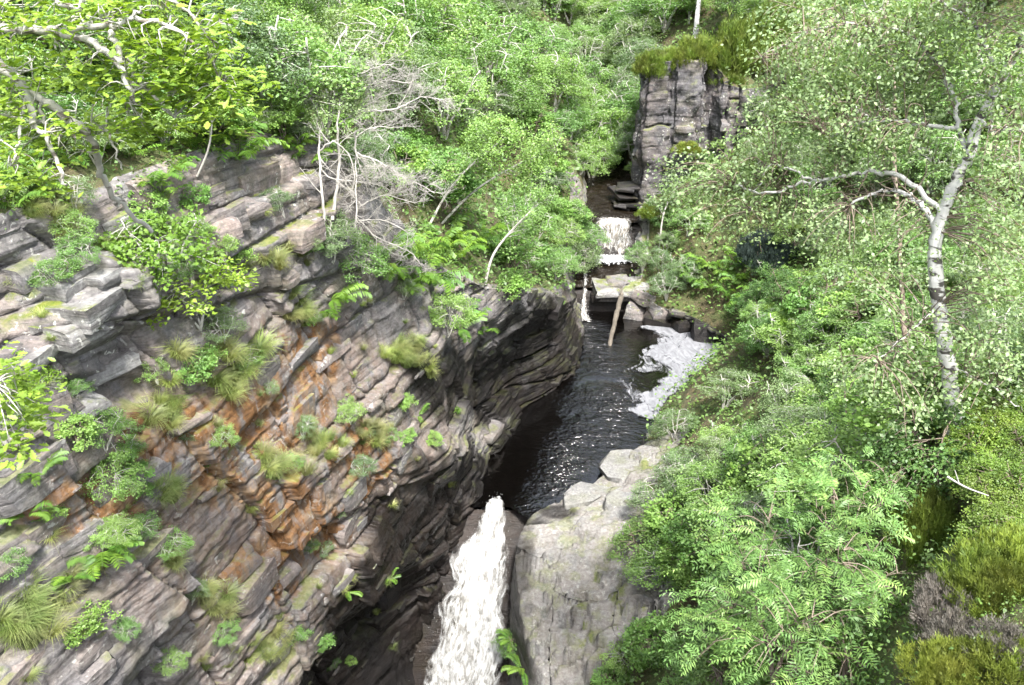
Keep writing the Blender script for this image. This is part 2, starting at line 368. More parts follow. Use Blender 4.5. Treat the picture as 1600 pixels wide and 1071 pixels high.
# left side: distance back from the wall line and height, foot to hill top, for sections across the gorge
LS = {
 2:  [(0, -9), (0, -6), (.2, -1), (0, 3), (.6, 9), (1.4, 14), (2.2, 17.3), (4, 18.2), (12, 24), (40, 42)],
 14: [(0, -9), (0, -6), (.3, -1), (0, 3), (.6, 9), (1.3, 14), (2.2, 17.4), (4, 18.2), (12, 24), (40, 42)],
 18: [(.6, -9), (.6, -6), (1.2, -1), (0, 3.6), (.5, 9), (1.3, 14), (2.2, 17.4), (4, 18.3), (12, 25), (40, 44)],
 20: [(2.2, -9), (2.4, -4), (2.8, 0), (0, 3.2), (.5, 9), (1.3, 14), (2.2, 17.4), (4, 18.4), (12, 26), (40, 46)],
 23: [(2.7, -9), (2.9, -4), (3.2, -.3), (0, 2.3), (.5, 8), (1.3, 13), (2.2, 17.3), (4, 18.6), (12, 27), (40, 47)],
 26: [(1.9, -9), (1.8, -4), (2.6, -1.2), (.1, .5), (.3, 6), (.9, 11), (2.0, 16.0), (3.8, 17.3), (11, 26), (40, 46)],
 28: [(1.0, -5), (.9, -2.4), (1.0, -1.4), (.0, -.3), (.2, 5), (.8, 9.5), (1.9, 14), (3.6, 15.3), (10, 24), (40, 46)],
 31: [(0, -1.6), (0, -.2), (.2, 1), (.3, 2.4), (.8, 5), (1.3, 8), (1.9, 11), (3.2, 12), (10, 21), (40, 46)],
 34: [(1.0, -1.6), (.9, 0), (1.2, 1.2), (1.9, 3.2), (1.5, 5), (.6, 7), (.9, 8.8), (2.7, 10), (10, 19), (40, 45)],
 36: [(.7, -1.6), (.6, .2), (1.3, 1.3), (2.1, 3), (1.7, 4.8), (.4, 6.6), (.7, 7.9), (2.6, 9.2), (10, 18), (40, 44)],
 39: [(.95, -1.6), (.9, 0), (1.1, 1), (1.8, 2.4), (1.5, 4), (.2, 5.6), (.5, 6.6), (2.5, 8), (10, 17), (40, 43)],
 40.5: [(0, -1.6), (-.05, 0), (.4, 1.2), (1.1, 2.6), (1.0, 3.8), (.1, 5.0), (.5, 6.0), (2.5, 7.4), (9.5, 16), (40, 42)],
 42.5: [(-.7, -1.6), (-.75, .1), (-.1, 1.2), (.5, 2.4), (.5, 3.4), (0, 4.4), (.5, 5.2), (2.5, 6.5), (9, 15), (40, 41)],
 47: [(0, -1.6), (-.05, .1), (.4, 1.2), (.8, 2.0), (.8, 2.6), (.6, 3.1), (1, 3.7), (3, 5.5), (9, 14), (42, 40)],
 51.6: [(1.8, -1.6), (1.8, .1), (2.0, 1.0), (2.2, 1.8), (2.3, 2.3), (2.4, 2.9), (2.7, 3.6), (4.3, 5.5), (10, 14), (43, 40)],
 52.6: [(2.1, 1.2), (2.1, 1.5), (2.2, 1.9), (2.3, 2.3), (2.5, 2.8), (2.6, 3.3), (2.9, 4.0), (4.5, 6), (10, 14), (43, 40)],
 55.6: [(2.4, 2.0), (2.3, 2.3), (2.4, 3.0), (2.6, 3.6), (2.8, 4.2), (3.0, 4.8), (3.4, 5.4), (5.1, 7.5), (10.5, 14.5), (44, 38)],
 57: [(2.7, 4.4), (2.7, 4.8), (2.8, 5.1), (3, 5.4), (3.2, 5.8), (3.4, 6.2), (3.8, 6.8), (5.5, 8.5), (11, 15), (45, 37)],
 70: [(7, 6), (7.2, 6.3), (7.4, 6.8), (7.7, 7.3), (8, 8), (8.4, 8.8), (9, 9.7), (11, 11), (17, 15.5), (52, 34)],
 90: [(12, 11), (12.5, 11.5), (13, 12), (13.5, 12.5), (14, 13), (14.6, 13.6), (15.4, 14.5), (18, 17), (26, 22), (62, 36)],
 130: [(24, 26), (25, 26.2), (26, 26.5), (27, 27), (28, 27.5), (29, 28), (30, 28.5), (34, 30), (42, 32), (80, 40)],
}
RS = {
 2:  [(-3, -9), (-1.5, 0), (.5, 8), (2.3, 13.0), (3.6, 15.3), (5.6, 16.3), (12, 18), (45, 30)],
 7:  [(-2.5, -9), (0, 0), (2, 7), (3.2, 12), (4.2, 14.6), (5.4, 15.7), (10, 17), (45, 29)],
 11: [(-2.5, -9), (.5, -1), (3, 4), (4.5, 9), (5.6, 12.8), (6.7, 15.2), (11, 16.8), (45, 28)],
 15: [(-2.2, -9), (1, -3), (3, 1), (4.8, 6), (6.6, 10.3), (8.5, 13.5), (13, 16.5), (45, 27)],
 20: [(-1.8, -9), (.4, -7), (2.2, -4.4), (5.0, .8), (8, 6), (11, 10), (16, 14), (45, 26)],
 23: [(-.6, -9), (.3, -6.6), (1.9, -3.9), (4.8, -.6), (7.7, 4), (11, 8.5), (17, 13), (45, 26)],
 25: [(-.1, -9), (.25, -5.5), (.7, -2.6), (3.4, -.8), (6.6, 1.8), (10.5, 6.5), (16.5, 12), (45, 26)],
 27: [(0, -6), (.05, -3), (.3, -.7), (3, .1), (6.2, 1.1), (10, 5), (16, 11), (45, 26)],
 28: [(.1, -3.3), (.1, -1.5), (.25, -.1), (3.0, .4), (6.2, 1.2), (10, 4.8), (16, 10.5), (45, 25)],
 29.4: [(.5, -2), (.55, -.5), (.75, .15), (3.2, .5), (6.3, 1.2), (10, 4.5), (16, 10), (45, 25)],
 30.4: [(1.7, -1.6), (1.75, -.3), (1.95, .2), (3.6, .5), (6.5, 1.2), (10, 4), (16, 9.8), (45, 25)],
 32: [(3.5, -1.6), (3.6, -.2), (3.75, .25), (5, .55), (6.8, 1.2), (10, 3.8), (16, 9.5), (45, 25)],
 34: [(5.8, -1.6), (5.9, -.2), (6.1, .35), (6.8, .8), (8, 1.6), (11, 4), (17, 10), (45, 25)],
 38: [(7, -1.6), (7.1, -.1), (7.4, .5), (8.4, 1.3), (10, 2.4), (13, 5), (18, 10), (45, 25)],
 42: [(10, -1.6), (10.1, 0), (10.4, .6), (11.4, 1.4), (13, 3), (16, 6.5), (21, 12), (45, 26)],
 45.5: [(13.2, -1.6), (13.1, 0), (12.7, 1.0), (13.6, 1.9), (15, 3.8), (18, 8), (23, 14), (45, 27)],
 48: [(12.4, -1.6), (12.2, 0), (11.4, 1.1), (12.6, 2), (14.5, 4.2), (17.5, 8.5), (23, 14.5), (45, 27)],
 50.5: [(9.4, -1.6), (9.2, 0), (8.6, 1.2), (10.5, 2.2), (13.5, 4.5), (17, 9), (23, 15), (45, 28)],
 51.6: [(8.2, -1.6), (8.1, 0), (7.9, 1.3), (9.8, 2.3), (13, 4.5), (17, 9), (23, 15), (45, 28)],
 52.6: [(8.1, 1.2), (8.1, 1.5), (8.4, 2.2), (10, 3.0), (13, 5.0), (17, 9.5), (23, 15.5), (45, 28)],
 55.6: [(8.7, 2.0), (8.8, 2.5), (9.2, 3.6), (10.5, 4.6), (13, 6.5), (17, 10.5), (23, 16.5), (46, 29)],
 57: [(8.8, 4.4), (8.9, 4.9), (9.3, 5.5), (11, 6.2), (13.5, 7.5), (17.5, 11), (23.5, 17), (47, 29)],
 62: [(9, 5), (9.3, 5.6), (9.9, 6.2), (11.5, 7), (14, 9), (18, 13), (25, 18.5), (48, 30)],
 70: [(9.2, 6), (9.7, 7), (10.7, 8), (13, 9), (16, 11), (20, 15), (28, 21), (50, 32)],
 90: [(10, 11), (11, 12), (13, 14), (16, 17), (20, 20), (26, 24), (34, 29), (60, 42)],
 130: [(11, 26), (13, 27), (16, 28), (20, 29), (25, 31), (32, 34), (40, 38), (70, 46)],
}
def loft(S, seg, ys):
    k = sorted(S); A = np.array([S[i] for i in k], float)        # stations, points, 2
    C = np.stack([np.stack([np.interp(ys, k, A[:, j, c]) for c in (0, 1)], -1) for j in range(A.shape[1])], 1)
    out, tt = [], []
    for j, n in enumerate(seg):
        f = np.linspace(0, 1, n, endpoint=(j == len(seg) - 1))[None, :, None]
        out.append(C[:, j:j + 1] * (1 - f) + C[:, j + 1:j + 2] * f); tt.append(j + f[0, :, 0])
    return np.concatenate(out, 1), np.concatenate(tt)
def blur(a, ax, w):
    if w < 1: return a
    pad = [(0, 0)] * a.ndim; pad[ax] = (w, w); b = np.pad(a, pad, mode='edge'); r = 0
    for i in range(2 * w + 1): r = r + np.take(b, np.arange(i, i + a.shape[ax]), ax)
    return r / (2 * w + 1)
def ystations(knots):
    out = []
    for (a, b, d) in knots: out.append(np.arange(a, b, d))
    return np.concatenate(out)
def grid_faces(n, m):
    i = np.arange(n - 1)[:, None] * m; j = np.arange(m - 1)[None]
    return np.stack([i + j, i + j + 1, i + m + j + 1, i + m + j], -1).reshape(-1, 4)
def normals(G):
    a = np.gradient(G, axis=0); b = np.gradient(G, axis=1); n = np.cross(b, a)
    return n / (np.linalg.norm(n, axis=-1)[..., None] + 1e-9)
def blocks(s, h, thick, length, seed):
    """bedded, jointed rock: offset of every block, its tilt, and distance to its nearest joint"""
    rs = np.random.RandomState(seed)
    edges = np.cumsum(thick * (.35 + 1.3 * rs.rand(400))) - 40
    li = np.searchsorted(edges, h) ; li = np.clip(li, 1, 399)
    lo, hi = edges[li - 1], edges[li]
    ll = length * (.5 + 1.2 * hsh(li, 0, 0, seed + 1))
    q = s / ll + 97.3 * hsh(li, 3, 0, seed + 2)
    ci = np.floor(q)
    b0 = ci + .5 * (hsh(li, ci, 1, seed) - .5); b1 = ci + 1 + .5 * (hsh(li, ci + 1, 1, seed) - .5)
    ci = np.where(q < b0, ci - 1, np.where(q >= b1, ci + 1, ci))
    b0 = ci + .5 * (hsh(li, ci, 1, seed) - .5); b1 = ci + 1 + .5 * (hsh(li, ci + 1, 1, seed) - .5)
    fu = (q - b0) / (b1 - b0 + 1e-6); fv = (h - lo) / (hi - lo)
    off = .5 * hsh(li, ci, 2, seed) + .5 * (hsh(li, 7, 8, seed) * .6 + .4 * hsh(li, np.floor(s / (length * 6)), 4, seed))
    off = (off - .5) * 1.25 + .5
    tilt = (hsh(li, ci, 5, seed) - .5) * (fu - .5) + (hsh(li, ci, 6, seed) - .6) * (fv - .5)
    edge = np.minimum(np.minimum(fu, 1 - fu) * (b1 - b0) * ll, np.minimum(fv, 1 - fv) * (hi - lo))
    return off, tilt, edge, hsh(li, ci, 9, seed)
def ell(px, py, L):
    r = np.zeros_like(px)
    for (cx, cy, rx, ry) in L:
        d = np.sqrt(((px - cx) / rx) ** 2 + ((py - cy) / ry) ** 2)
        r = np.maximum(r, 1 - sstep(.55, 1.15, d))
    return r

# ---- left cliff and hillside
ysL = ystations([(2, 8, .25), (8, 24, .052), (24, 36, .065), (36, 58, .10), (58, 90, .5), (90, 134, 1.2)])
segL = [16, 48, 58, 92, 82, 68, 18, 30, 24]
CL, tL = loft(LS, segL, ysL)
CL = blur(blur(CL, 1, 3), 0, 4)
G = np.stack([wline(ysL)[:, None] - CL[..., 0], np.broadcast_to(ysL[:, None], CL.shape[:2]).copy(), CL[..., 1]], -1)
nrm = normals(G)
if nrm[200, 150, 0] < 0: nrm = -nrm
X, Y, Z = G[..., 0], G[..., 1], G[..., 2]
s_ = Y * 1.06
wz = fbm(X * .16, Y * .16, Z * .16, 2, 11)
h_ = Z - .045 * s_ + .5 * wz + .018 * fbm(X * 1.2, Y * 1.2, Z * 1.2, 2, 12)
sj = s_ + .22 * fbm(X * .5, Y * .5, Z * .7, 2, 14) + .25 * h_
o1, t1, e1, r1 = blocks(sj, h_, 1.5, 3.6, 21)
o2, t2, e2, r2 = blocks(sj + .2 * wz, h_, .46, 1.35, 22)
o3, t3, e3, r3 = blocks(sj, h_ + .03 * wz, .14, .8, 23)
o0, t0, e0, r0_ = blocks(sj * 1.0 + .6 * wz, h_ * .8 + .25 * sj, 5.5, 4.2, 20)     # great joint-bounded bays
qz = sstep(-.25, .45, fbm(X * .35, Y * .35, Z * .45, 3, 17))      # where the beds are broken up, where they stay whole
rockw = 1 - sstep(5.6, 6.5, tL)[None]
far = sstep(48, 64, ysL)[:, None]
fine = fbm(X * 2.2, Y * 2.2, Z * 3.2, 4, 15)
mas = np.clip(sstep(9, 14, Z + 2.5 * wz) * .75 + .6 * sstep(.15, .6, fbm(X * .2, Y * .2, Z * .3, 3, 16)), 0, .85)     # massive beds high up, thin slaty ones below
f2 = 1 - .55 * mas; f3 = 1 - .75 * mas
disp = (.60 * (1 + .5 * mas)) * (o1 - .4) + .35 * t1 + f2 * (.14 + .20 * qz) * ((o2 - .4) + .35 * t2) + f3 * (.04 + .08 * qz) * ((o3 - .4) + .3 * t3) + .75 * (o0 - .5) + .6 * t0 - .22 * (1 - sstep(0, .10, e0))
disp -= .26 * (1 - sstep(0, .09, e1)) + .09 * (1 - sstep(0, .05, e2)) * (.25 + .75 * qz) + .035 * f3 * (1 - sstep(0, .025, e3))
disp += .2 * wz + .045 * fine
# big bulging pale outcrop high on the near wall, and hollows round it
pxl, pyl = proj(G)
disp += .75 * ell(pxl, pyl, [(130, 470, 95, 85)]) - .35 * ell(pxl, pyl, [(40, 470, 55, 70), (170, 610, 90, 30)])
disp += .3 * ell(pxl, pyl, [(700, 720, 90, 35), (770, 690, 50, 25)])
disp = disp * rockw * (1 - .55 * far)
hillw = sstep(5.8, 7.2, tL)[None]
hd = hillw * (.5 * fbm(X * .22, Y * .22, Z * .22, 4, 31) * (1 + 1.5 * far))
G2 = G + nrm * (disp + hd)[..., None]
px2, py2 = proj(G2)
nz = fbm(X * .6, Y * .6, Z * .6, 4, 41)
mo = ell(px2 + 40 * nz, py2 + 40 * nz, [(300, 690, 130, 70), (410, 640, 90, 60), (370, 740, 110, 70), (460, 820, 60, 90), (420, 900, 80, 70), (500, 560, 60, 60), (120, 800, 110, 70), (560, 700, 60, 60)])
mo = np.clip(mo + .30 * ell(px2, py2, [(430, 780, 330, 330)]), 0, 1)
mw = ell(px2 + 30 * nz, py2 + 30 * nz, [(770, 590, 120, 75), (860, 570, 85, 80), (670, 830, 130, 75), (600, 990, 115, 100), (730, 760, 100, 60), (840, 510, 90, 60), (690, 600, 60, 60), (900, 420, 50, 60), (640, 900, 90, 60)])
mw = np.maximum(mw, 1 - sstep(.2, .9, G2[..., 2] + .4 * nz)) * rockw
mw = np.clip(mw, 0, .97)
mm = np.clip(.6 + .5 * ell(px2, py2, [(100, 400, 220, 120), (560, 330, 200, 90)]), 0, 1) + 0 * nz
ml = np.clip(.35 + .65 * ell(px2, py2, [(110, 480, 200, 190), (330, 330, 200, 80)]), 0, 1)
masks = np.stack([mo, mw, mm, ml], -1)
n_, m_ = G2.shape[:2]
FL = grid_faces(n_, m_)
fi = (FL[:, 0] % m_); midx = (tL[np.clip(fi, 0, m_ - 1)] > 6.15).astype(int)
fy = ysL[FL[:, 0] // m_]
midx = np.where((fy > 60) & (tL[fi] > 3), 1, midx)
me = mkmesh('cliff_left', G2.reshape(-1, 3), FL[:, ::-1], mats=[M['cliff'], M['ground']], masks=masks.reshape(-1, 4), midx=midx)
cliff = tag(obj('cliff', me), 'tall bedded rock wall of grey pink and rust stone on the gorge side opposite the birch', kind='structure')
VL = G2; 

# ---- right bank with the pale slab
ysR = ystations([(2, 22, .2), (22, 36, .065), (36, 58, .16), (58, 90, .6), (90, 134, 1.2)])
segR = [24, 34, 60, 50, 36, 30, 26]
CR, tR = loft(RS, segR, ysR)
CR = blur(blur(CR, 1, 2), 0, 3)
G = np.stack([CR[..., 0], np.broadcast_to(ysR[:, None], CR.shape[:2]).copy(), CR[..., 1]], -1)
nrm = normals(G)
if nrm[60, 200, 2] < 0: nrm = -nrm
X, Y, Z = G[..., 0], G[..., 1], G[..., 2]
pxr, pyr = proj(G)
slabw = ((1 - sstep(3.6, 4.3, tR + .15 * fbm(X, Y, Z, 3, 51)))) * sstep(22.5, 23.5, Y) * (1 - sstep(34.3, 35.2, Y))
shore = (1 - sstep(1.9, 2.3, tR))[None] * sstep(33, 35, Y) * (1 - sstep(58, 64, Y))
tab = fbm(X * .3, Y * .3, 0, 3, 52)
q1, u1, g1, k1 = blocks(Y * .9 + .35 * X + .5 * tab, X - .25 * Y + .6 * tab + 10, 1.7, 2.6, 53)
hz = Z + .06 * X + .12 * tab
q2, u2, g2, k2 = blocks(X + .5 * Y, hz, .34, 1.3, 54)
steep = 1 - sstep(.72, .96, nrm[..., 2])
dr = .26 * (q1 - .5) + .26 * u1 - .30 * (1 - sstep(0, .10, g1)) + .05 * tab
dr = dr + shore * (.55 * (q2 - .5) + .3 * u2 - .2 * (1 - sstep(0, .08, g2)) + .25 * fbm(X * .9, Y * .9, Z * 1.5, 3, 59))
dr = dr + .04 * fbm(X * 2, Y * 2, Z * 4, 4, 56)
soil = .35 * fbm(X * .3, Y * .3, Z * .3, 4, 57) + .08 * fbm(X * 1.6, Y * 1.6, Z * 1.6, 3, 58)
rk = np.maximum(slabw, shore * .9)
inw = 1 - (1 - sstep(0, 1.2, tR))[None] * .0
G3 = G + nrm * (dr * rk + soil * (1 - rk) * sstep(2.0, 3.5, tR)[None])[..., None]
def facets(G_, n, seed, keep, ax, ay, amp):
    """break a surface into flat cracked plates: every plate lies on its own plane"""
    r = np.random.RandomState(seed); sx, sy = r.uniform(-.5, 8, n), r.uniform(22, 36, n)
    x, y, z = G_[..., 0], G_[..., 1], G_[..., 2]
    wx_ = x + .25 * fbm(x * .9, y * .9, 0, 3, seed); wy_ = y + .2 * fbm(x * .9, y * .9, 7, 3, seed + 1)
    sub = keep > 0; xs, ys_, zs = wx_[sub], wy_[sub], z[sub]
    D = ((xs[:, None] - sx[None]) * ax) ** 2 + ((ys_[:, None] - sy[None]) * ay) ** 2
    o = np.argpartition(D, 1, axis=1)[:, :2]; d0 = np.take_along_axis(D, o, 1); sw = d0[:, 0] > d0[:, 1]
    i1 = np.where(sw, o[:, 1], o[:, 0]); e = np.abs(np.sqrt(d0[:, 0]) - np.sqrt(d0[:, 1]))
    cnt = np.bincount(i1, minlength=n) + 1e-6; mz = np.bincount(i1, zs, n) / cnt; mx_ = np.bincount(i1, x[sub], n) / cnt; my_ = np.bincount(i1, y[sub], n) / cnt
    zn = mz[i1] + (.05 + .10 * (hsh(i1, 1, 0, seed) - .5)) * (x[sub] - mx_[i1]) + (.10 + .14 * (hsh(i1, 2, 0, seed) - .5)) * (y[sub] - my_[i1]) + amp * (hsh(i1, 3, 0, seed) - .5)
    zn = zn - .16 * (1 - sstep(0, .09, e)) * (hsh(i1, 4, 0, seed) > .3)
    out = z.copy(); out[sub] = zn; return out
topw = slabw * sstep(1.75, 2.05, tR)[None]
big = facets(G3, 60, 501, topw, .55, 1.25, .34); bw = .9 * topw * (.45 + .55 * sstep(25.8, 27.8, Y)); G3[..., 2] = G3[..., 2] * (1 - bw) + big * bw
sml = facets(G3, 300, 502, topw, .42, 1.9, .10); bw = topw * (.8 - .4 * sstep(25.8, 27.8, Y)); G3[..., 2] = G3[..., 2] * (1 - bw) + sml * bw
px3, py3 = proj(G3)
nz = fbm(X * .8, Y * .8, Z * .8, 4, 61)
mw = np.clip(np.maximum(shore * (1 - sstep(.8, 1.8, Z + .5 * nz)), (1 - sstep(.0, .25, Z - .05 + .12 * nz)) * (Y > 29.0)), 0, .92)
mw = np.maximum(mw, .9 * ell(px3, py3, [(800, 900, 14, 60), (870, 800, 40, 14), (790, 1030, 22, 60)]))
mw = np.maximum(mw, .85 * slabw * (1 - sstep(.25, .75, X - .1 + .35 * nz)) * (Y < 29.6))
masks = np.stack([.12 * np.ones_like(mw), mw, .35 + .4 * (nz > .3), .4 + 0 * mw], -1)
n_, m_ = G3.shape[:2]
FR = grid_faces(n_, m_)
rkv = rk.reshape(-1)
midx = (rkv[FR[:, 0]] < .5).astype(int)
me = mkmesh('bank', G3.reshape(-1, 3), FR, mats=[M['rock_slab'], M['ground']], masks=masks.reshape(-1, 4), midx=midx)
bank = tag(obj('bank', me), 'overgrown bank with a pale flat rock slab beside the lower fall', kind='structure')

# ---- stream bed between both feet
ysB = ystations([(2, 24, 1.0), (24, 32, .12), (32, 51, .5), (51, 58, .12), (58, 134, 2)])
kl = sorted(LS); kr = sorted(RS)
xl = wline(ysB) - np.interp(ysB, kl, [LS[k][0][0] for k in kl]); xr = np.interp(ysB, kr, [RS[k][0][0] for k in kr])
zb = np.interp(ysB, [2, 26, 26.6, 27.2, 28, 28.9, 29.6, 30.5, 31.4, 51.6, 52.4, 55.6, 56.6, 70, 90, 130],
               [-9, -9, -7, -5, -3.3, -1.9, -1.0, -.22, -1.6, -1.6, 1.3, 2.0, 4.4, 6, 11, 26])
f = np.linspace(-.12, 1.12, 26)
GB = np.stack([xl[:, None] * (1 - f) + xr[:, None] * f, np.broadcast_to(ysB[:, None], (len(ysB), len(f))), np.broadcast_to(zb[:, None], (len(ysB), len(f)))], -1).copy()
GB[..., 2] += .14 * fbm(GB[..., 0] * 1.3, GB[..., 1] * 1.3, 0, 4, 71) - .05
mB = np.zeros((*GB.shape[:2], 4)); mB[..., 1] = .9; mB[..., 0] = .25
FB = grid_faces(len(ysB), len(f))
bed = tag(obj('stream_bed', mkmesh('bed', GB.reshape(-1, 3), FB[:, ::-1], M['cliff'], masks=mB.reshape(-1, 4))), kind='structure')

# ---- search tree of the land, to stand plants and stones on it
TV = np.concatenate([G2.reshape(-1, 3), G3.reshape(-1, 3), GB.reshape(-1, 3)])
TF = np.concatenate([FL, FR + G2.shape[0] * G2.shape[1], FB + G2.shape[0] * G2.shape[1] + G3.shape[0] * G3.shape[1]])
BVH = BVHTree.FromPolygons(TV.tolist(), TF.tolist())
def hit(px, py):
    d = ray(px, py)
    loc, nor, idx, dist = BVH.ray_cast(Vector((0, 0, CAMZ)), d.normalized())
    if loc is None: return None, None
    if nor.dot(d) > 0: nor = -nor
    return loc, nor
def drop(x, y):                  # the ground below a spot
    loc, nor, idx, dist = BVH.ray_cast(Vector((x, y, 60)), Vector((0, 0, -1)))
    return loc

# ---- stones
def rockbox(seed, n=3, amp=.045, rnd=.03):
    rs = np.random.RandomState(seed)
    A = Acc(); lin = np.linspace(-.5, .5, n + 1)
    a, b = np.meshgrid(lin, lin, indexing='ij'); c = np.full_like(a, .5)
    for i, (p, q, r) in enumerate(((a, b, c), (b, a, -c), (c, a, b), (-c, b, a), (b, c, a), (a, -c, b))):
        A.add(np.stack([p, q, r], -1).reshape(-1, 3), grid_faces(n + 1, n + 1))
    V = np.concatenate(A.V)
    L = np.linalg.norm(V, axis=1)[:, None]; V = V * (1 - rnd) + V / L * .62 * rnd
    # a few sloping cuts knock corners off
    for k in range(5):
        d = rs.randn(3); d /= np.linalg.norm(d); lim = .44 + .16 * rs.rand()
        o = V @ d - lim; V = V - np.clip(o, 0, None)[:, None] * d
    o = rs.rand(3) * 50
    for ax in range(3): V[:, ax] += amp * fbm(V[:, 0] * 2.3 + o[0], V[:, 1] * 2.3 + o[1], V[:, 2] * 2.3 + o[2] + 17 * ax, 2, seed)
    F = np.concatenate(A.F4)
    return V, F
ROCKV = [rockbox(100 + i) for i in range(10)]
RM = {}
def rock(i, mat):
    k = (i % 10, mat)
    if k not in RM: RM[k] = mkmesh('rock_block', *ROCKV[i % 10], M[mat])
    return RM[k]
def put_rock(name, parent, mat, c, size, rot, rng):
    o = obj(name, rock(rng.randrange(10), mat), parent)
    o.location = c; o.rotation_euler = rot; o.scale = size
    return o
rng = random.Random(7)
# blocks standing proud of the cliff: beds run along the wall
wall_az = math.atan(1 / .36)
cnt = 0
tries = 0
while cnt < 210 and tries < 3000:
    tries += 1
    px, py = rng.uniform(-5, 900), rng.uniform(210, 1071)
    p, nn = hit(px, py)
    if p is None or p.y > 50 or p.x > wline(p.y) + 1.5 or nn.x < .15: continue
    ki = int(np.argmin(abs(ysL - p.y))); kz = int(np.argmin(np.linalg.norm(G2[ki] - np.array(p), axis=1)))
    if tL[kz] > 6.1: continue
    dist = (p - Vector((0, 0, CAMZ))).length
    a = (.25 + 1.5 * rng.random() ** 2.2) * (.55 + dist / 50); hgt = a * rng.uniform(.18, .6); dep = min(a, .9) * rng.uniform(.5, .8)
    qx, qy = px, py
    mat = 'rock_grey'
    if ell(np.array([qx]), np.array([qy]), [(300, 690, 130, 70), (410, 640, 90, 60), (370, 740, 110, 70), (460, 820, 60, 90), (420, 900, 80, 70), (120, 800, 100, 60)])[0] > .4: mat = 'rock_rust' if rng.random() < .75 else 'rock_pink'
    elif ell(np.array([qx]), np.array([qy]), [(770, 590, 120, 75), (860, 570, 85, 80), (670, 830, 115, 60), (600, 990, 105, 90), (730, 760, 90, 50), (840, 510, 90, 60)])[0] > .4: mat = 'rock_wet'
    elif qx < 230 and qy < 660: mat = rng.choice(['rock_pale', 'rock_grey', 'rock_pale'])
    elif 230 < qx < 520 and qy < 480: mat = rng.choice(['rock_pink', 'rock_pink', 'rock_grey'])
    elif rng.random() < .3: mat = 'rock_pink'
    put_rock('rock_block', cliff, mat, p - nn * dep * .38, (a, dep, hgt), (rng.uniform(-.08, .08), rng.uniform(-.09, .0), wall_az + rng.uniform(-.10, .10)), rng)
    cnt += 1
# pale lichen-covered outcrop of big blocks on the near wall
for (px, py, a, d, h, mat) in ((150, 500, 1.1, .9, .5, 'rock_pale'), (100, 440, 1.0, .9, .4, 'rock_pale'), (60, 560, 1.0, .7, .35, 'rock_pale'), (180, 580, 1.2, .6, .35, 'rock_pale'), (170, 440, .9, .8, .4, 'rock_pale'), (110, 520, .9, .7, .45, 'rock_pale'),
                               (35, 420, 1.2, .9, .5, 'rock_grey'), (470, 350, 1.1, .8, .6, 'rock_pink'), (400, 330, 1.2, .7, .5, 'rock_pink'), (330, 350, 1.2, .7, .5, 'rock_pink'), (60, 640, 1.1, .7, .4, 'rock_pale')):
    p, nn = hit(px, py)
    put_rock('rock_block', cliff, mat, p - nn * d * .34, (a, d, h), (rng.uniform(-.08, .08), rng.uniform(-.12, 0), wall_az + rng.uniform(-.15, .15)), rng)
# loose angular plates lying on the pale slab
def plate(seed):
    V, F = rockbox(seed, 6, .018, .01); r = np.random.RandomState(seed)
    for k in range(7):
        a = k * .9 + r.rand() * .5; d = np.array([math.cos(a), math.sin(a), .15 * r.randn()]); d /= np.linalg.norm(d); V = V - np.clip(V @ d - r.uniform(.36, .50), 0, None)[:, None] * d
    return mkmesh('slab_plate', V, F, M['slab_plate'])
ROCKP = [plate(400 + i) for i in range(6)]
for i, (x, y, w, d, th, rz) in enumerate(((5.2, 33.0, 3.0, 2.4, .5, .6), (3.1, 30.6, 2.4, 1.3, .30, .65), (4.9, 29.6, 2.2, 1.8, .35, .3))):
    q = drop(x, y); o = obj('slab_plate', ROCKP[i % 6], bank); o.location = (x, y, q.z - th * .26); o.scale = (w, d, th); o.rotation_euler = (rng.uniform(-.03, .08), rng.uniform(-.06, .03), rz)
# rock blocks lying at the water's edge
for (px, py, a, d, h, mat, lab) in ((772, 676, 1.7, .8, .4, 'rock_grey', 'flat grey boulder lying at the pool edge under the dark overhang'),
                                    (762, 776, .95, .7, .5, 'rock_wet', 'wet black boulder sitting at the lip of the lower fall'),
                                    (905, 340, 1.2, .9, .7, 'rock_wet', 'dark wet boulder beside the top of the far waterfall')):
    p, nn = hit(px, py)
    o = put_rock('boulder', None, mat, p + Vector((-.15, 0, h * .05)), (a, d, h), (0, 0, rng.uniform(0, 3)), rng)
    tag(o, lab, 'boulder')
# ---- crag above the far fall: stacked columns of jointed rock
crag = tag(empty('crag', (13, 62, 5), 'grey jointed rock crag with heather on top above the far waterfall', 'crag'))
rg = random.Random(3)
def block_at(parent, name, x0, x1, y0, y1, z0, z1, mat, j=.05):
    o = obj(name, rock(rg.randrange(10), mat), parent)
    o.location = Vector(((x0 + x1) / 2, (y0 + y1) / 2, (z0 + z1) / 2)) - Vector(parent.location if parent else (0, 0, 0))
    o.scale = ((x1 - x0) * 1.10, (y1 - y0) * 1.10, (z1 - z0) * 1.08)
    o.rotation_euler = (rg.uniform(-j, j), rg.uniform(-j, j), rg.uniform(-j, j) * 2)
    return o
cp = np.array([(9.8, 67), (8.9, 62), (8.6, 60), (9.3, 59.5), (10.5, 59.5), (10.75, 59.9), (11, 59.2), (12.3, 59.1), (13.1, 59.4), (13.4, 60.5), (13.9, 60.7), (14.15, 59.1), (15.4, 58.8), (17.2, 59.2), (19, 60.5), (20.5, 62), (22, 66)])
al = np.concatenate([[0], np.cumsum(np.linalg.norm(np.diff(cp, axis=0), axis=1))]); aa = np.linspace(0, al[-1], 330)
cx = np.interp(aa, al, cp[:, 0]); cy = np.interp(aa, al, cp[:, 1]); top = np.interp(aa, al, [14, 14.4, 14.6, 14.8, 15, 15.1, 15.2, 15.3, 15.2, 15, 15, 13.6, 13.3, 13.4, 14, 14.6, 16])
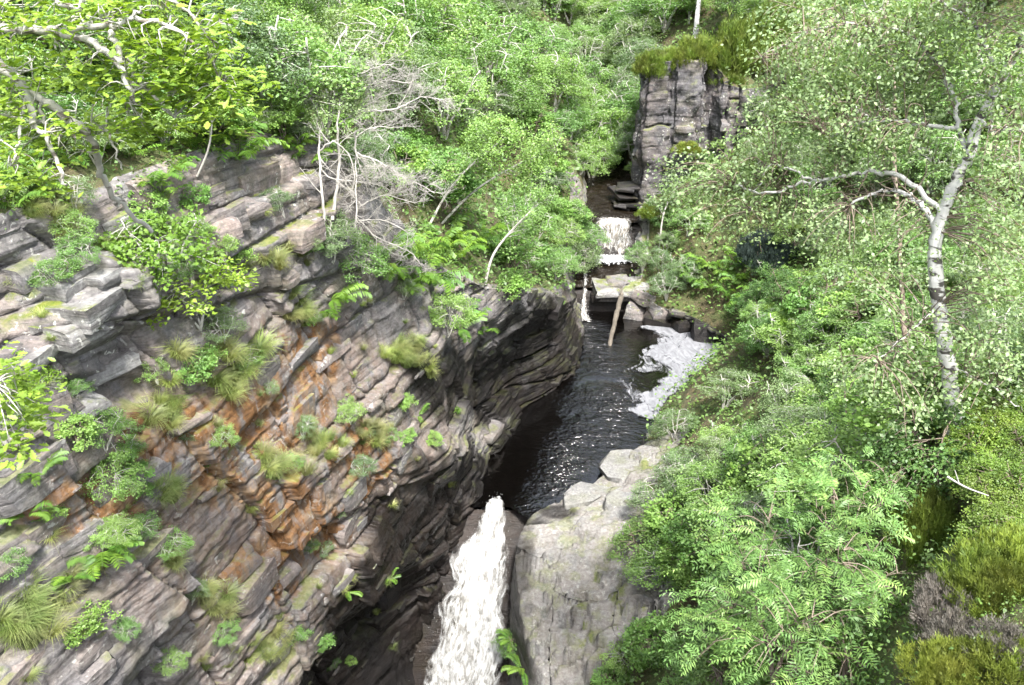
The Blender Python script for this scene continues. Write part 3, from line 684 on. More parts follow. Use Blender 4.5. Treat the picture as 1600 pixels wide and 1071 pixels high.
vv = np.linspace(0, 1, 170); cz = 2.6 + (top - 2.6)[:, None] * vv[None]
lean = (1 - vv[None]) * -.9
GC = np.stack([np.broadcast_to(cx[:, None], cz.shape), cy[:, None] + lean, cz], -1)
w1 = fbm(GC[..., 0] * .3, GC[..., 1] * .3, GC[..., 2] * .3, 3, 301)
A2 = np.broadcast_to(aa[:, None], cz.shape)
c1, d1, f1, _ = blocks(cz + .4 * w1, A2 + .35 * w1, 1.5, 6.0, 311); c2, d2, f2, _ = blocks(A2 + .3 * w1, cz + .6 * w1, 1.5, 2.4, 312); c3, d3, f3, _ = blocks(A2, cz + .3 * w1, .4, .9, 313)
dc = .8 * (c1 - .5) + .3 * d1 + .05 * (c2 - .5) + .12 * d2 + .03 * (c3 - .5) - .45 * (1 - sstep(0, .12, f1)) - .04 * (1 - sstep(0, .05, f2)) + .30 * fbm(GC[..., 0] * .8, GC[..., 1] * .8, GC[..., 2] * .8, 5, 314)
nc = normals(GC)
if nc[150, 80, 1] > 0: nc = -nc
GC = GC + nc * dc[..., None]
ring = GC[:, -1]; back = np.stack([cx * .3 + 14 * .7, np.full_like(cx, 68), np.full_like(cx, 15.0)], -1)
f_ = np.linspace(0, 1, 24)[1:, None, None]; cap = (ring[None] * (1 - f_) + back[None] * f_).transpose(1, 0, 2)
cap[..., 2] += .3 * fbm(cap[..., 0], cap[..., 1], 0, 3, 315) - .05
GC = np.concatenate([GC, cap], 1)
mC = np.zeros((*GC.shape[:2], 4)); mC[..., 2] = .6; mC[..., 3] = .9; mC[..., 1] = np.clip(.45 * (fbm(GC[..., 0] * .9, GC[..., 1] * .9, GC[..., 2] * .35, 3, 316)), 0, .6)
FC = grid_faces(*GC.shape[:2]); mi = ((FC[:, 0] % GC.shape[1]) >= 169).astype(int)
obj('rock_face', mkmesh('rock_face', (GC - np.array(crag.location)).reshape(-1, 3), FC, mats=[M['crag'], M['ground']], midx=mi, masks=mC.reshape(-1, 4)), crag)
for k in range(10):
    x = rg.uniform(8.8, 17); z = rg.uniform(3.5, 12.5); y = np.interp(x, cp[2:14, 0], cp[2:14, 1])
    w, h = rg.uniform(.5, 1.3), rg.uniform(.4, 1.2)
    block_at(crag, 'rock_block', x, x + w, y - .05 - .9 * (1 - (z - 2.6) / 12), y + 1.2, z, z + h, 'rock_grey', .10)
for k in range(18):              # low bedded shelves at its foot
    z = rg.uniform(3.9, 7.2); x = rg.uniform(6.6, 9.8) + (z - 4) * .3; w = rg.uniform(.7, 2.2)
    block_at(crag, 'rock_slab', x, x + w, 57.7 + (z - 4) * .6, 59.8 + (z - 4) * .6, z, z + rg.uniform(.15, .45), 'rock_wet', .16)
for (px, py, wd, hh, lab) in ((862, 120, 3.5, 5.5, 'small broken outcrop showing through the hillside trees'), (985, 30, 3.0, 7.0, 'far rock outcrop at the head of the valley')):
    q, nn = hit(px, py); oc = empty('rock_outcrop', q, lab, 'outcrop')
    for k in range(9):
        x, z = rg.uniform(-wd / 2, wd / 2), rg.uniform(-.3, hh * .6) ; w = rg.uniform(.8, 1.6)
        o = obj('rock_block', rock(rg.randrange(10), rg.choice(['rock_grey', 'rock_pink', 'rock_grey'])), oc); o.location = (x, z * .35, z); o.scale = (w, 1.8, w * rg.uniform(.4, .9)); o.rotation_euler = (rg.uniform(-.1, .1), rg.uniform(-.15, .15), rg.uniform(-.3, .3))
# ---- rock ledge that dams the upper stretch
ledge = tag(empty('rock_ledge', (7, 52.5, 0), 'pale undercut rock ledge with a flat top between the pool and the far fall', 'ledge'))
for (x0, x1, y0, y1, z0, z1, mat) in ((5.4, 7.4, 51.3, 54.3, 1.30, 1.85, 'rock_pale'), (6.9, 8.7, 51.6, 54.2, 1.25, 1.95, 'rock_pale'), (5.7, 8.5, 51.8, 54.2, .85, 1.38, 'rock_grey'), (6.0, 8.7, 52.3, 54.0, .2, .95, 'rock_wet'), (5.7, 8.5, 52.6, 54.5, -.6, .4, 'rock_wet'),
                                      (7.9, 9.4, 50.7, 52.6, .8, 1.6, 'rock_grey'), (7.7, 9.0, 50.5, 52.6, -.5, .9, 'rock_grey'), (8.8, 10.6, 49.8, 51.6, .5, 1.3, 'rock_grey'), (8.6, 10.2, 49.6, 51.2, -.4, .6, 'rock_wet'), (6.3, 7.6, 52.0, 53.8, 1.75, 2.05, 'rock_grey'), (5.2, 6.0, 51.6, 53, .9, 1.5, 'rock_wet'),
                                      (10.2, 11.8, 48.6, 50.2, -.3, .8, 'rock_wet'), (11.2, 12.8, 47.2, 49.0, -.3, 1.0, 'rock_wet'), (10.0, 11.6, 48.8, 50.4, .7, 1.3, 'rock_grey')):
    block_at(ledge, 'rock_slab', x0, x1, y0, y1, z0, z1, mat, .05 if x0 < 7.5 else .22)

# ------------------------------------------------------------------ water
def sheet(name, x0, x1, y0, y1, z, mat, nx=30, ny=40, amp=.0, seed=1, slope=None):
    gx, gy = np.meshgrid(np.linspace(x0, x1, nx), np.linspace(y0, y1, ny))
    gz = np.full_like(gx, z) + amp * fbm(gx * 1.1, gy * 1.1, 0, 3, seed)
    if slope: gz += np.interp(gy, *slope) - z
    return mkmesh(name, np.stack([gx, gy, gz], -1).reshape(-1, 3), grid_faces(ny, nx), mat, smooth=True)
xx = np.linspace(-3.5, 15, 110); yy = np.linspace(0, 1, 150)
y0 = np.interp(xx, [-3.5, -.1, .35, 1.0, 2.0, 15], [30.35, 30.35, 29.9, 29.2, 28.9, 28.9])
gx = np.broadcast_to(xx[None], (150, 110)); gy = y0[None] + (52.6 - y0[None]) * yy[:, None] ** 1.1
cur = np.array([(4.8, 51), (5.2, 46), (5.3, 42), (4.6, 38), (3.6, 35), (2.4, 32.5), (1.2, 30.5)])
cxx = np.interp(gy, cur[::-1, 1], cur[::-1, 0])
rip = np.exp(-((gx - cxx) / np.interp(gy, [30, 34, 40, 50], [1.0, 1.9, 2.1, 1.3])) ** 2) * (.75 + .5 * fbm(gx * .5, gy * .5, 3, 3, 88)); rip = np.clip(rip, .07, 1.1)
gz = .05 * rip * fbm(gx * 1.3, gy * 1.3, 0, 3, 5)
mP = np.zeros((150, 110, 4)); mP[..., 0] = rip
pool = tag(obj('water', mkmesh('pool', np.stack([gx, gy, gz], -1).reshape(-1, 3), grid_faces(150, 110), M['pool'], smooth=True, masks=mP.reshape(-1, 4))), kind='structure')
tag(obj('water', sheet('upper_pool', 4.0, 9.6, 52.3, 56.4, 2.0, M['brook'], 40, 40, .06, 6, ([52.3, 53.5, 55.6, 56.4], [1.62, 2.0, 2.55, 2.6]))), kind='structure')
tag(obj('water', sheet('stream_above', 4.5, 10, 56.5, 75, 4.9, M['brook'], 20, 40, .06, 7, ([56.5, 58, 70, 75], [4.75, 5.0, 6.2, 7.5]))), kind='structure')
tag(obj('water', sheet('gorge_water', -9, 3, 2, 26.5, -8.7, M['brook'], 30, 60, .1, 8)), kind='structure')
# floating foam on the still side of the pool
res = .06
gx, gy = np.meshgrid(np.arange(5.5, 14, res), np.arange(36, 50.6, res))
wx = gx + .9 * fbm(gx * .35, gy * .35, 0, 3, 81); wy = gy + .9 * fbm(gx * .35, gy * .35, 4, 3, 82)
fpx, fpy = proj(np.stack([gx, gy, 0 * gx], -1))
edge = np.interp(gy, [36, 37.5, 38.5, 40, 42, 43.5, 45, 47, 48.5, 49.6, 50.2], [9, 8.0, 5.9, 6.0, 7.6, 7.6, 7.6, 9.0, 8.3, 7.4, 12])
fld = (wx - edge) * .9 + .55 * fbm(wx * 1.2, wy * 1.2, 1, 4, 83)
swirl = np.abs(fbm(wx * .8, wy * .45, 2, 3, 84))
fop = sstep(-.25, .75, fld) * (1 - .75 * (1 - sstep(.02, .10, swirl)) * (fld < 2.2)) + .5 * (1 - sstep(.0, .08, swirl)) * sstep(-1.0, -.2, fld)
on = fop > .03
ii = np.argwhere(on[:-1, :-1] | on[1:, :-1] | on[:-1, 1:])
nx = gx.shape[1]; base = ii[:, 0] * nx + ii[:, 1]
Ff = np.stack([base, base + 1, base + nx + 1, base + nx], -1)
used, inv = np.unique(Ff, return_inverse=True)
Vf = np.stack([gx.ravel(), gy.ravel(), np.full(gx.size, .05)], -1)[used]
mF = np.zeros((len(used), 4)); mF[:, 0] = fop.ravel()[used]
tag(obj('foam', mkmesh('foam', Vf, inv.reshape(-1, 4), M['foam'], masks=mF)), 'grey white foam swirls floating on the pool by the overgrown bank', 'foam', kind='stuff')

# waterfalls
def fall(name, path, half, mats, label, seed, lift, amp, nd=2600, rs_=.03):
    """path: centre points down the fall; half: half width at each"""
    n, m = 90, 44
    p = smooth_path(path, n); hw = np.interp(np.linspace(0, 1, n), np.linspace(0, 1, len(half)), half)
    root = empty(name, p[-1], label, 'waterfall')
    t = np.gradient(p, axis=0); t /= np.linalg.norm(t, axis=1)[:, None]
    side = np.tile(np.array([1.0, 0, 0]), (n, 1)); nn = np.cross(side, t); nn *= np.sign(nn[:, 2:3] + 1e-6)
    u = np.linspace(-1, 1, m)
    for L, mat in enumerate(mats):
        wob = 1.08 + .22 * noise3(np.arange(n) * .13, L * 7.0, np.sign(u)[:, None], seed).T
        q = p[:, None] + side[:, None] * (u[None] * hw[:, None] * wob * (1 - .06 * L))[..., None]
        g = .5 * noise3(q[..., 0] * 2.2, q[..., 1] * 1.0 + q[..., 2] * .55, L * 3.0, seed + L) + .5 * fbm(q[..., 0] * 4, q[..., 1] * 3, q[..., 2] * 2.5, 3, seed + 5 + L)
        off = lift * (L + .3) * (1 - .7 * u[None] ** 4) + amp * g
        q = q + nn[:, None] * off[..., None]
        mk = np.zeros((n, m, 4)); mk[..., 0] = np.abs(u)[None] ** 3; mk[..., 1] = u[None] * hw[:, None]; mk[..., 2] = np.concatenate([[0], np.cumsum(np.linalg.norm(np.diff(p, axis=0), axis=1))])[:, None]; mk[..., 3] = L * 3.1
        me = mkmesh('water_sheet', (q - p[-1]).reshape(-1, 3), grid_faces(n, m), M[mat], smooth=True, masks=mk.reshape(-1, 4))
        obj('water_sheet', me, root)
    r = np.random.RandomState(seed)
    k = (r.rand(nd) ** .7 * (n - 1)).astype(int); uu = np.clip(r.randn(nd) * .55, -1.35, 1.35)
    c = p[k] + side[k] * (uu * hw[k])[:, None] + nn[k] * (lift * 2 + np.abs(r.randn(nd)) * amp * 1.5)[:, None] + .05 * r.randn(nd, 3)
    T = np.array([(1, 0, 0), (-.5, .87, 0), (-.5, -.87, 0), (0, 0, 1.6)]) ; F3 = [(0, 1, 3), (1, 2, 3), (2, 0, 3), (0, 2, 1)]
    A = Acc(); d = r.randn(nd, 3); A.stamp(T, None, F3, c - p[-1], frames(d, r.randn(nd, 3)), rs_ * (.4 + r.rand(nd)))
    sp = obj('spray', A.mesh('spray', M['spray']), root); sp['kind'] = 'stuff'
    return root
FP = [(30.75, 790, 775), (30.1, 806, 772), (29.6, 832, 766), (28.9, 872, 755), (28, 930, 746), (27.2, 1000, 734), (26.6, 1071, 722), (26.1, 1150, 712)]
pts = []
for (y, py, px) in FP:
    v = (py - 535.5) / FPX; s = y / (CT - v * ST); q = P(px, py, s); pts.append(q)
pts[0].z = .03; pts[1].z = -.12
fall('waterfall', pts, [.36, .46, .72, 1.22, 1.42, 1.62, 1.88, 2.15], ['fall_in', 'fall_in', 'fall_out', 'fall_out'], 'broad white waterfall pouring from the pool past the pale rock slab', 91, .09, .17, 900, .016)
fall('waterfall', [(7.05, 56.9, 4.85), (7.05, 56.5, 4.75), (7.0, 56.3, 4.0), (7.0, 56.2, 3.2), (7.0, 56.0, 2.5)], [1.45, 1.4, 1.4, 1.45, 1.5], ['fall_far', 'fall_far', 'fall_far'], 'small far waterfall below the crag at the head of the gorge', 92, .05, .10, 200, .02)
fall('waterfall', [(4.9, 53.6, 2.1), (4.85, 52.6, 1.75), (4.75, 51.9, .9), (4.7, 51.3, .2), (4.7, 50.4, .03)], [.14, .14, .18, .3, .6], ['fall_far', 'fall_out'], 'narrow chute of water running down beside the fallen log ledge', 93, .04, .08, 150, .025)
# churned white water at the foot of the far fall
A = Acc(); r = np.random.RandomState(5); nd = 2600
c = np.stack([6.6 + .8 * r.randn(nd), 55.3 + .4 * r.randn(nd), 2.55 + .05 * np.abs(r.randn(nd))], -1)
A.stamp(np.array([(1, 0, 0), (-.5, .87, 0), (-.5, -.87, 0), (0, 0, .6)]), None, [(0, 1, 3), (1, 2, 3), (2, 0, 3)], c, np.tile(np.eye(3), (nd, 1, 1)), .055 * (.5 + r.rand(nd)))
tag(obj('froth', A.mesh('froth', M['spray'])), 'bright white froth at the foot of the far waterfall', 'froth', kind='stuff')

# ---- fallen log leaning from the ledge into the pool
lg = empty('fallen_log', (5.8, 46.5, 0), 'bare brown log leaning from the rock ledge into the pool', 'log')
A = Acc()
lp = smooth_path([(0, -.25, -.25), (.42, 1.6, .3), (.85, 3.2, .85), (1.25, 4.7, 1.35), (1.6, 5.9, 1.95)], 24)
lp += .02 * np.random.RandomState(1).randn(24, 3)
A.tube(lp, np.linspace(.13, .18, 24) * (1 + .06 * np.random.RandomState(2).randn(24)), 12)
obj('trunk', A.mesh('log', M['wood'], True), lg)
A = Acc(); A.tube(smooth_path([(1.25, 4.7, 1.45), (1.15, 4.72, 1.75), (1.12, 4.8, 1.9)], 5), [.06, .05, .035, .03, .02], 7); obj('branch_stub', A.mesh('stub', M['wood'], True), lg)
# ------------------------------------------------------------------ plants
LEAF = (np.array([(0, 0, 0), (.32, .42, .07), (0, 1, -.06), (-.32, .42, .07)]), [(0, 1, 2, 3)])
ROUND = (np.array([(0, 0, 0), (.40, .25, .05), (.36, .68, .03), (0, 1, -.08), (-.36, .68, .03), (-.40, .25, .05), (0, .5, -.04)]),
         [(0, 1, 2, 6), (2, 3, 4, 6), (4, 5, 0, 6)])
OAK = (np.array([(0, 0, 0), (.13, .16, .02), (.10, .28, .0), (.26, .42, .05), (.17, .53, .0), (.29, .70, .05), (.17, .80, 0), (.12, .97, -.03), (0, 1.02, -.06),
                 (-.12, .97, -.03), (-.17, .80, 0), (-.29, .70, .05), (-.17, .53, 0), (-.26, .42, .05), (-.10, .28, 0), (-.13, .16, .02), (0, .3, -.03), (0, .55, -.04), (0, .8, -.05)]), None)
OAK3 = [(0, 1, 16), (1, 2, 16), (2, 3, 17), (2, 17, 16), (3, 4, 17), (4, 5, 18), (4, 18, 17), (5, 6, 18), (6, 7, 18), (7, 8, 18),
        (8, 9, 18), (9, 10, 18), (10, 11, 18), (11, 12, 18), (12, 17, 18), (12, 13, 17), (13, 14, 17), (14, 16, 17), (14, 15, 16), (15, 0, 16)]
def pinnate(n, w, taper=.35, seed=0, bend=.16):
    """one compound leaf: leaflets in pairs along a bent midrib, unit length"""
    V, F = [], []; rr = random.Random(seed); cv = rr.uniform(-.25, .25)
    for i in range(n):
        t = .18 + .8 * i / (n - 1); y = t; z = .10 * math.sin(t * 2.2) - bend * t * t
        L = w * (math.sin(math.pi * (.22 + .70 * (i / (n - 1)))) * (1 - taper) + taper)
        for sg in (1, -1):
            if rr.random() < .06: continue
            L0, z0 = L, z; L = L * rr.uniform(.75, 1.12); z = z + 0
            dz_ = rr.uniform(-.10, .05)
            b = len(V); V += [(0, y, z), (sg * L * .45, y + .052 + L * .20, z + .03), (sg * L, y + L * rr.uniform(.25, .6), z - .02 + dz_), (sg * L * .5, y - .022 + L * .20, z + .02 + dz_ * .4)]; L = L0
            F.append((b, b + 1, b + 2, b + 3) if sg < 0 else (b, b + 3, b + 2, b + 1))
    b = len(V); V += [(0, .98, -.05), (.05, 1.06, -.06), (0, 1.18, -.1), (-.05, 1.06, -.06)]; F.append((b, b + 1, b + 2, b + 3))
    b = len(V); V += [(-.01, 0, 0), (.01, 0, 0), (.006, .6, .07), (-.006, .6, .07), (.004, 1, -.05), (-.004, 1, -.05)]; F += [(b, b + 1, b + 2, b + 3), (b + 3, b + 2, b + 4, b + 5)]
    V = np.array(V); V[:, 0] += cv * V[:, 1] ** 2
    return V, F
ROWANS = [pinnate(rn, .36, .55, k, bd) for k, (rn, bd) in enumerate(((7, .16), (6, .35), (7, .45), (8, .05), (6, .25)))]
def leaves(A, tpl, pos, size, r, up=1.0, F3=None, down=.15, outd=None):
    n = len(pos); d = r.randn(n, 3); d[:, 2] = d[:, 2] * .45 - down
    if outd is not None: d = d * .7 + outd
    upv = r.randn(n, 3) * .55; upv[:, 2] += up
    A.stamp(tpl[0], tpl[1] if F3 is None else None, F3, pos, frames(d, upv), size * (.65 + .7 * r.rand(n)))

def shrub(seed, kind='thicket', clumps=46, per=90, leafsize=.030, stems=5, wide=.62, spread=.085, tpl=LEAF):
    """a bush about one metre tall: stems, twigs and clumped leaves with gaps"""
    r = np.random.RandomState(seed); S = Acc(); Lf = Acc(); nodes = []
    for k in range(stems):
        a = k * 2 * math.pi / stems + r.rand() * 1.2; lean = wide * (.25 + .6 * r.rand())
        q = smooth_path([(0, 0, -.06), (.25 * lean * math.cos(a), .25 * lean * math.sin(a), .25), (.6 * lean * math.cos(a + .3), .6 * lean * math.sin(a + .3), .52), (lean * math.cos(a + .2), lean * math.sin(a + .2), .78 + .1 * r.rand())], 9)
        q[1:] += .012 * r.randn(8, 3); S.tube(q, np.linspace(.020, .007, 9), 5); nodes.append(q[2:])
    nodes = np.concatenate(nodes)
    c = r.randn(clumps, 3); c /= np.linalg.norm(c, axis=1)[:, None]; c[:, 2] = np.abs(c[:, 2]) * 1.15 - .18
    rad = (.55 + .45 * r.rand(clumps) ** .5)[:, None]
    lob = 1 + .28 * noise3(c[:, 0] * 1.6, c[:, 1] * 1.6, c[:, 2] * 1.6, seed)[:, None]
    c = c * rad * lob * np.array([wide, wide, .52]) + np.array([0, 0, .46])
    for q in c:
        i = np.argmin(np.linalg.norm((nodes - q) * np.array([1, 1, 1.6]), axis=1)); b = nodes[i]
        S.tube(smooth_path([b, (b + q) / 2 + np.array([0, 0, .03]) + .02 * r.randn(3), q, q + (q - b) * .15], 6), np.linspace(.006, .002, 6), 4)
    pos = np.repeat(c, per, 0) + r.randn(clumps * per, 3) * np.array([spread, spread, spread * .55])
    leaves(Lf, tpl, pos, leafsize, r)
    return S, Lf
LIB = {}
def lib(kind, leafmat, barkmat, nvar, **kw):
    LIB[kind] = []
    for i in range(nvar):
        S, Lf = shrub(hash_(kind) + i, kind, **kw)
        LIB[kind].append((S.mesh('stems', M[barkmat], True), Lf.mesh('foliage', M[leafmat])))
def hash_(s): return sum(ord(c) * (i + 3) for i, c in enumerate(s)) % 9973
lib('thicket', 'thicket_leaf', 'grey_bark', 4, clumps=64, per=100, leafsize=.034, wide=.62, spread=.062)
lib('hazel', 'hazel_leaf', 'brown_bark', 3, clumps=60, per=60, leafsize=.046, wide=.64, spread=.068, tpl=ROUND)
lib('birch_bush', 'birch_leaf', 'grey_bark', 3, clumps=76, per=95, leafsize=.027, wide=.56, spread=.06)
lib('dark_bush', 'dark_leaf', 'brown_bark', 3, clumps=60, per=90, leafsize=.036, wide=.65, spread=.065)
lib('young_tree', 'thicket_leaf', 'grey_bark', 4, clumps=80, per=110, leafsize=.024, wide=.36, stems=3, spread=.065)
lib('dark_tree', 'dark_leaf', 'brown_bark', 2, clumps=80, per=110, leafsize=.024, wide=.38, stems=3, spread=.065)
lib('oak_bush', 'oak_leaf', 'grey_bark', 2, clumps=46, per=46, leafsize=.065, wide=.72, spread=.085)
lib('blaeberry', 'blaeberry', 'brown_bark', 3, clumps=80, per=80, leafsize=.045, wide=.80, stems=9, spread=.08)
rp = random.Random(11)
def bush(kind, loc, h, label, group, name, cat, tilt=0.0):
    v = rp.choice(LIB[kind])
    e = empty(name, loc, label, cat, group, rp.uniform(0, 6.28), h)
    e.rotation_euler = (rp.uniform(-.12, .12), rp.uniform(-.12, .12) + tilt, rp.uniform(0, 6.28))
    w = rp.uniform(.85, 1.2); e.scale = (h * w, h * rp.uniform(.85, 1.2), h)
    obj('stem', v[0], e); obj('foliage', v[1], e)
    return e
def relabel(made, base, nper=9):
    made = sorted(made, key=lambda q: q[0]); nrow = max(1, round(len(made) / nper)); per = math.ceil(len(made) / nrow)
    for i in range(nrow):
        for k, (a, b, e) in enumerate(sorted(made[i * per:(i + 1) * per], key=lambda q: q[1])):
            e['label'] = base + ', ' + ORD[k] + ' from left' + ('' if nrow == 1 else ', ' + ORD[i] + ' row down')
ORD = 'first second third fourth fifth sixth seventh eighth ninth tenth eleventh twelfth thirteenth fourteenth fifteenth sixteenth seventeenth eighteenth nineteenth twentieth'.split()
def zone(poly, n, kinds, h, label, group, name, cat, mind=.6, tries=40, sink=.1):
    """scatter n plants on the land inside a patch outlined on the photograph"""
    P_ = np.array(poly, float); x0, y0 = P_.min(0); x1, y1 = P_.max(0); placed = []; t = 0
    made = []
    while len(placed) < n and t < n * tries:
        t += 1
        px, py = rp.uniform(x0, x1), rp.uniform(y0, y1)
        ins = False; j = len(P_) - 1
        for i in range(len(P_)):
            if (P_[i][1] > py) != (P_[j][1] > py) and px < (P_[j][0] - P_[i][0]) * (py - P_[i][1]) / (P_[j][1] - P_[i][1]) + P_[i][0]: ins = not ins
            j = i
        if not ins: continue
        loc, nn = hit(px, py)
        if loc is None: continue
        hh = rp.uniform(*h)
        if any((loc - q).length < mind * hh for q in placed): continue
        placed.append(loc)
        made.append((py, px, bush(rp.choice(kinds), loc - Vector((0, 0, sink)), hh, label, group, name, cat)))
    relabel(made, label)   # say which one: its row, counted from the top, and its place in that row

# ---- thickets on the hillside and banks
zone([(330, -20), (1000, -20), (1000, 250), (900, 260), (700, 220), (560, 230), (400, 200)], 88, ['thicket', 'thicket', 'birch_bush', 'young_tree'], (2.8, 5.2), 'pale hillside bush above the cliff', 'hillside thicket above the cliff', 'hillside_bush', 'bush', .45)
zone([(0, -20), (400, -20), (420, 150), (300, 190), (0, 200)], 26, ['dark_bush', 'thicket', 'dark_tree'], (1.4, 2.6), 'darker bush behind the oak limbs', 'bushes behind the oak', 'slope_bush', 'bush', .45)
zone([(480, 200), (720, 180), (920, 240), (920, 440), (800, 440), (700, 330), (560, 330)], 30, ['thicket', 'birch_bush', 'hazel'], (1.6, 2.8), 'light bush along the lower cliff edge', 'bushes on the lower cliff edge', 'cliff_edge_bush', 'bush', .45)
zone([(840, 300), (915, 300), (915, 400), (890, 440), (820, 440)], 7, ['thicket', 'birch_bush'], (1.8, 2.6), 'dense bush just before the far fall', 'bushes just before the far fall', 'overhanging_bush', 'bush', .4)
zone([(880, -40), (1010, -40), (1000, 260), (910, 300)], 40, ['thicket', 'young_tree', 'birch_bush', 'thicket'], (2.6, 4.8), 'pale valley tree behind the crag', 'trees in the valley behind the crag', 'valley_tree', 'tree', .35)
zone([(1000, -20), (1200, -20), (1200, 60), (1000, 60)], 14, ['young_tree', 'thicket'], (3.5, 5.5), 'young tree beyond the crag top', 'trees beyond the crag', 'young_tree', 'tree', .4)
zone([(1180, -20), (1620, -20), (1620, 330), (1380, 330), (1180, 120)], 44, ['birch_bush', 'thicket', 'birch_bush', 'young_tree'], (2.0, 4.2), 'soft birch bush behind the white birch', 'birch bushes behind the white birch', 'bank_bush', 'bush', .45)
zone([(990, 255), (1190, 225), (1200, 345), (1040, 350), (990, 320)], 14, ['thicket', 'birch_bush', 'dark_bush'], (1.0, 1.9), 'bush at the crag foot', 'bushes at the crag foot', 'crag_foot_bush', 'bush', .4)
zone([(985, 370), (1075, 350), (1080, 480), (1020, 490), (985, 440)], 8, ['birch_bush', 'dark_bush', 'thicket'], (1.5, 2.2), 'dense bush beside the log ledge', 'bushes beside the log', 'waterside_bush', 'bush', .4)
zone([(1200, 380), (1460, 420), (1470, 640), (1250, 600), (1150, 540)], 40, ['hazel', 'dark_bush', 'thicket'], (1.3, 2.2), 'bank bush between pool and white birch', 'hazel bushes on the bank', 'hazel_bush', 'bush', .5)
zone([(1030, 730), (1160, 660), (1300, 680), (1280, 800), (1060, 930), (1020, 830)], 24, ['hazel', 'birch_bush', 'thicket'], (1.6, 2.6), 'light bush beside the pale slab', 'bushes leaning over the slab', 'slabside_bush', 'bush', .5)
zone([(1240, 600), (1480, 640), (1480, 800), (1300, 820)], 24, ['hazel', 'thicket', 'dark_bush'], (1.2, 2.0), 'green bush below the white birch', 'bushes below the white birch', 'bank_bush', 'bush', .5)
zone([(1000, 860), (1200, 820), (1380, 1000), (1340, 1090), (1010, 1090)], 22, ['hazel', 'thicket', 'dark_bush'], (1.2, 2.0), 'fresh bush at the bank foot', 'bushes at the bank foot', 'bank_foot_bush', 'bush', .5)
zone([(1180, 100), (1400, 100), (1440, 420), (1210, 400), (1170, 300)], 26, ['dark_bush', 'thicket', 'birch_bush'], (1.6, 3.0), 'shaded bush on the bank above the juniper', 'bushes above the juniper', 'shaded_bush', 'bush', .4)
zone([(0, 130), (440, 110), (480, 230), (430, 215), (200, 240), (0, 330)], 54, ['thicket', 'dark_bush', 'thicket', 'hazel', 'birch_bush'], (.7, 1.5), 'low bush along the upper cliff brink', 'low bushes on the upper brink', 'brink_bush', 'bush', .35)
zone([(1500, 640), (1620, 600), (1620, 900), (1530, 850), (1490, 760)], 22, ['blaeberry'], (.45, .7), 'bright blaeberry bush on the near bank', 'blaeberry bushes on the near bank', 'blaeberry_bush', 'blaeberry', .45)
zone([(1500, 330), (1620, 330), (1620, 650), (1500, 640)], 14, ['birch_bush', 'thicket'], (1.0, 1.8), 'small heath bush beside the white birch', 'bushes among the heather', 'heath_bush', 'bush', .5)
zone([(1700, -20), (2100, -20), (2100, 560), (1700, 560)], 30, ['birch_bush', 'thicket', 'hazel', 'blaeberry'], (.9, 2.6), 'bush further along the bank beyond the birch', 'bushes further along the bank', 'bank_bush', 'bush', .45)
for (px, py, k, h, lab) in ((180, 770, 'thicket', 1.2, 'small round leafed bush growing on the rusty rock above the large fern'), (560, 440, 'thicket', 1.6, 'light green bush under the bare silver shrub'),
        (520, 410, 'birch_bush', 1.6, 'pale bush at the foot of the bare silver shrub'), (700, 520, 'thicket', 1.7, 'bush hanging on the cliff above the dark overhang'), (800, 470, 'hazel', 1.6, 'green bush at the cliff edge above the dark overhang'),
        (870, 440, 'thicket', 1.9, 'bush hanging over the dark rock at the pool head'), (310, 505, 'oak_bush', 1.6, 'yellow green oak sapling low on the grey rock wall'), (265, 435, 'oak_bush', 1.6, 'yellow green oak sapling high on the grey rock wall'),
        (350, 540, 'birch_bush', 1.0, 'pale wispy bush on the ledge beneath the oak saplings'), (800, 1030, 'dark_bush', 1.3, 'bright green bush growing between the white fall and the slab'),
        (985, 1045, 'thicket', 1.3, 'bush spilling over the lower end of the pale slab'), (960, 1075, 'hazel', 1.0, 'round leafed bush at the foot of the pale slab'), (60, 620, 'oak_bush', .7, 'small oak spray on the rock by the picture edge'), (260, 870, 'thicket', .7, 'small bush beside the large fern'), (110, 380, 'thicket', .8, 'small bush on the mossy ledge above the pale outcrop'),
        (1130, 640, 'birch_bush', 2.1, 'pale birch bush leaning over the floating foam'), (1055, 690, 'birch_bush', 1.7, 'pale birch bush between the foam and the slab')):
    loc, nn = hit(px, py)
    bush(k, loc - Vector((0, 0, .1)), h, lab, None, 'bush', 'bush', .1)

fs = []
for k in range(64):
    px, py = rp.uniform(20, 720), rp.uniform(330, 1060)
    loc, nn = hit(px, py)
    if loc is None or (px > 560 and py > 760): continue
    kd = rp.choice(['thicket', 'birch_bush', 'thicket', 'hazel'])
    fs.append((py, px, bush(kd, loc - Vector((0, 0, .05)), rp.uniform(.35, .95), 'small plant', 'small plants on the rock wall', 'wall_plant', 'plant', .2)))
relabel(fs, 'small leafy plant in the rock wall', 8)
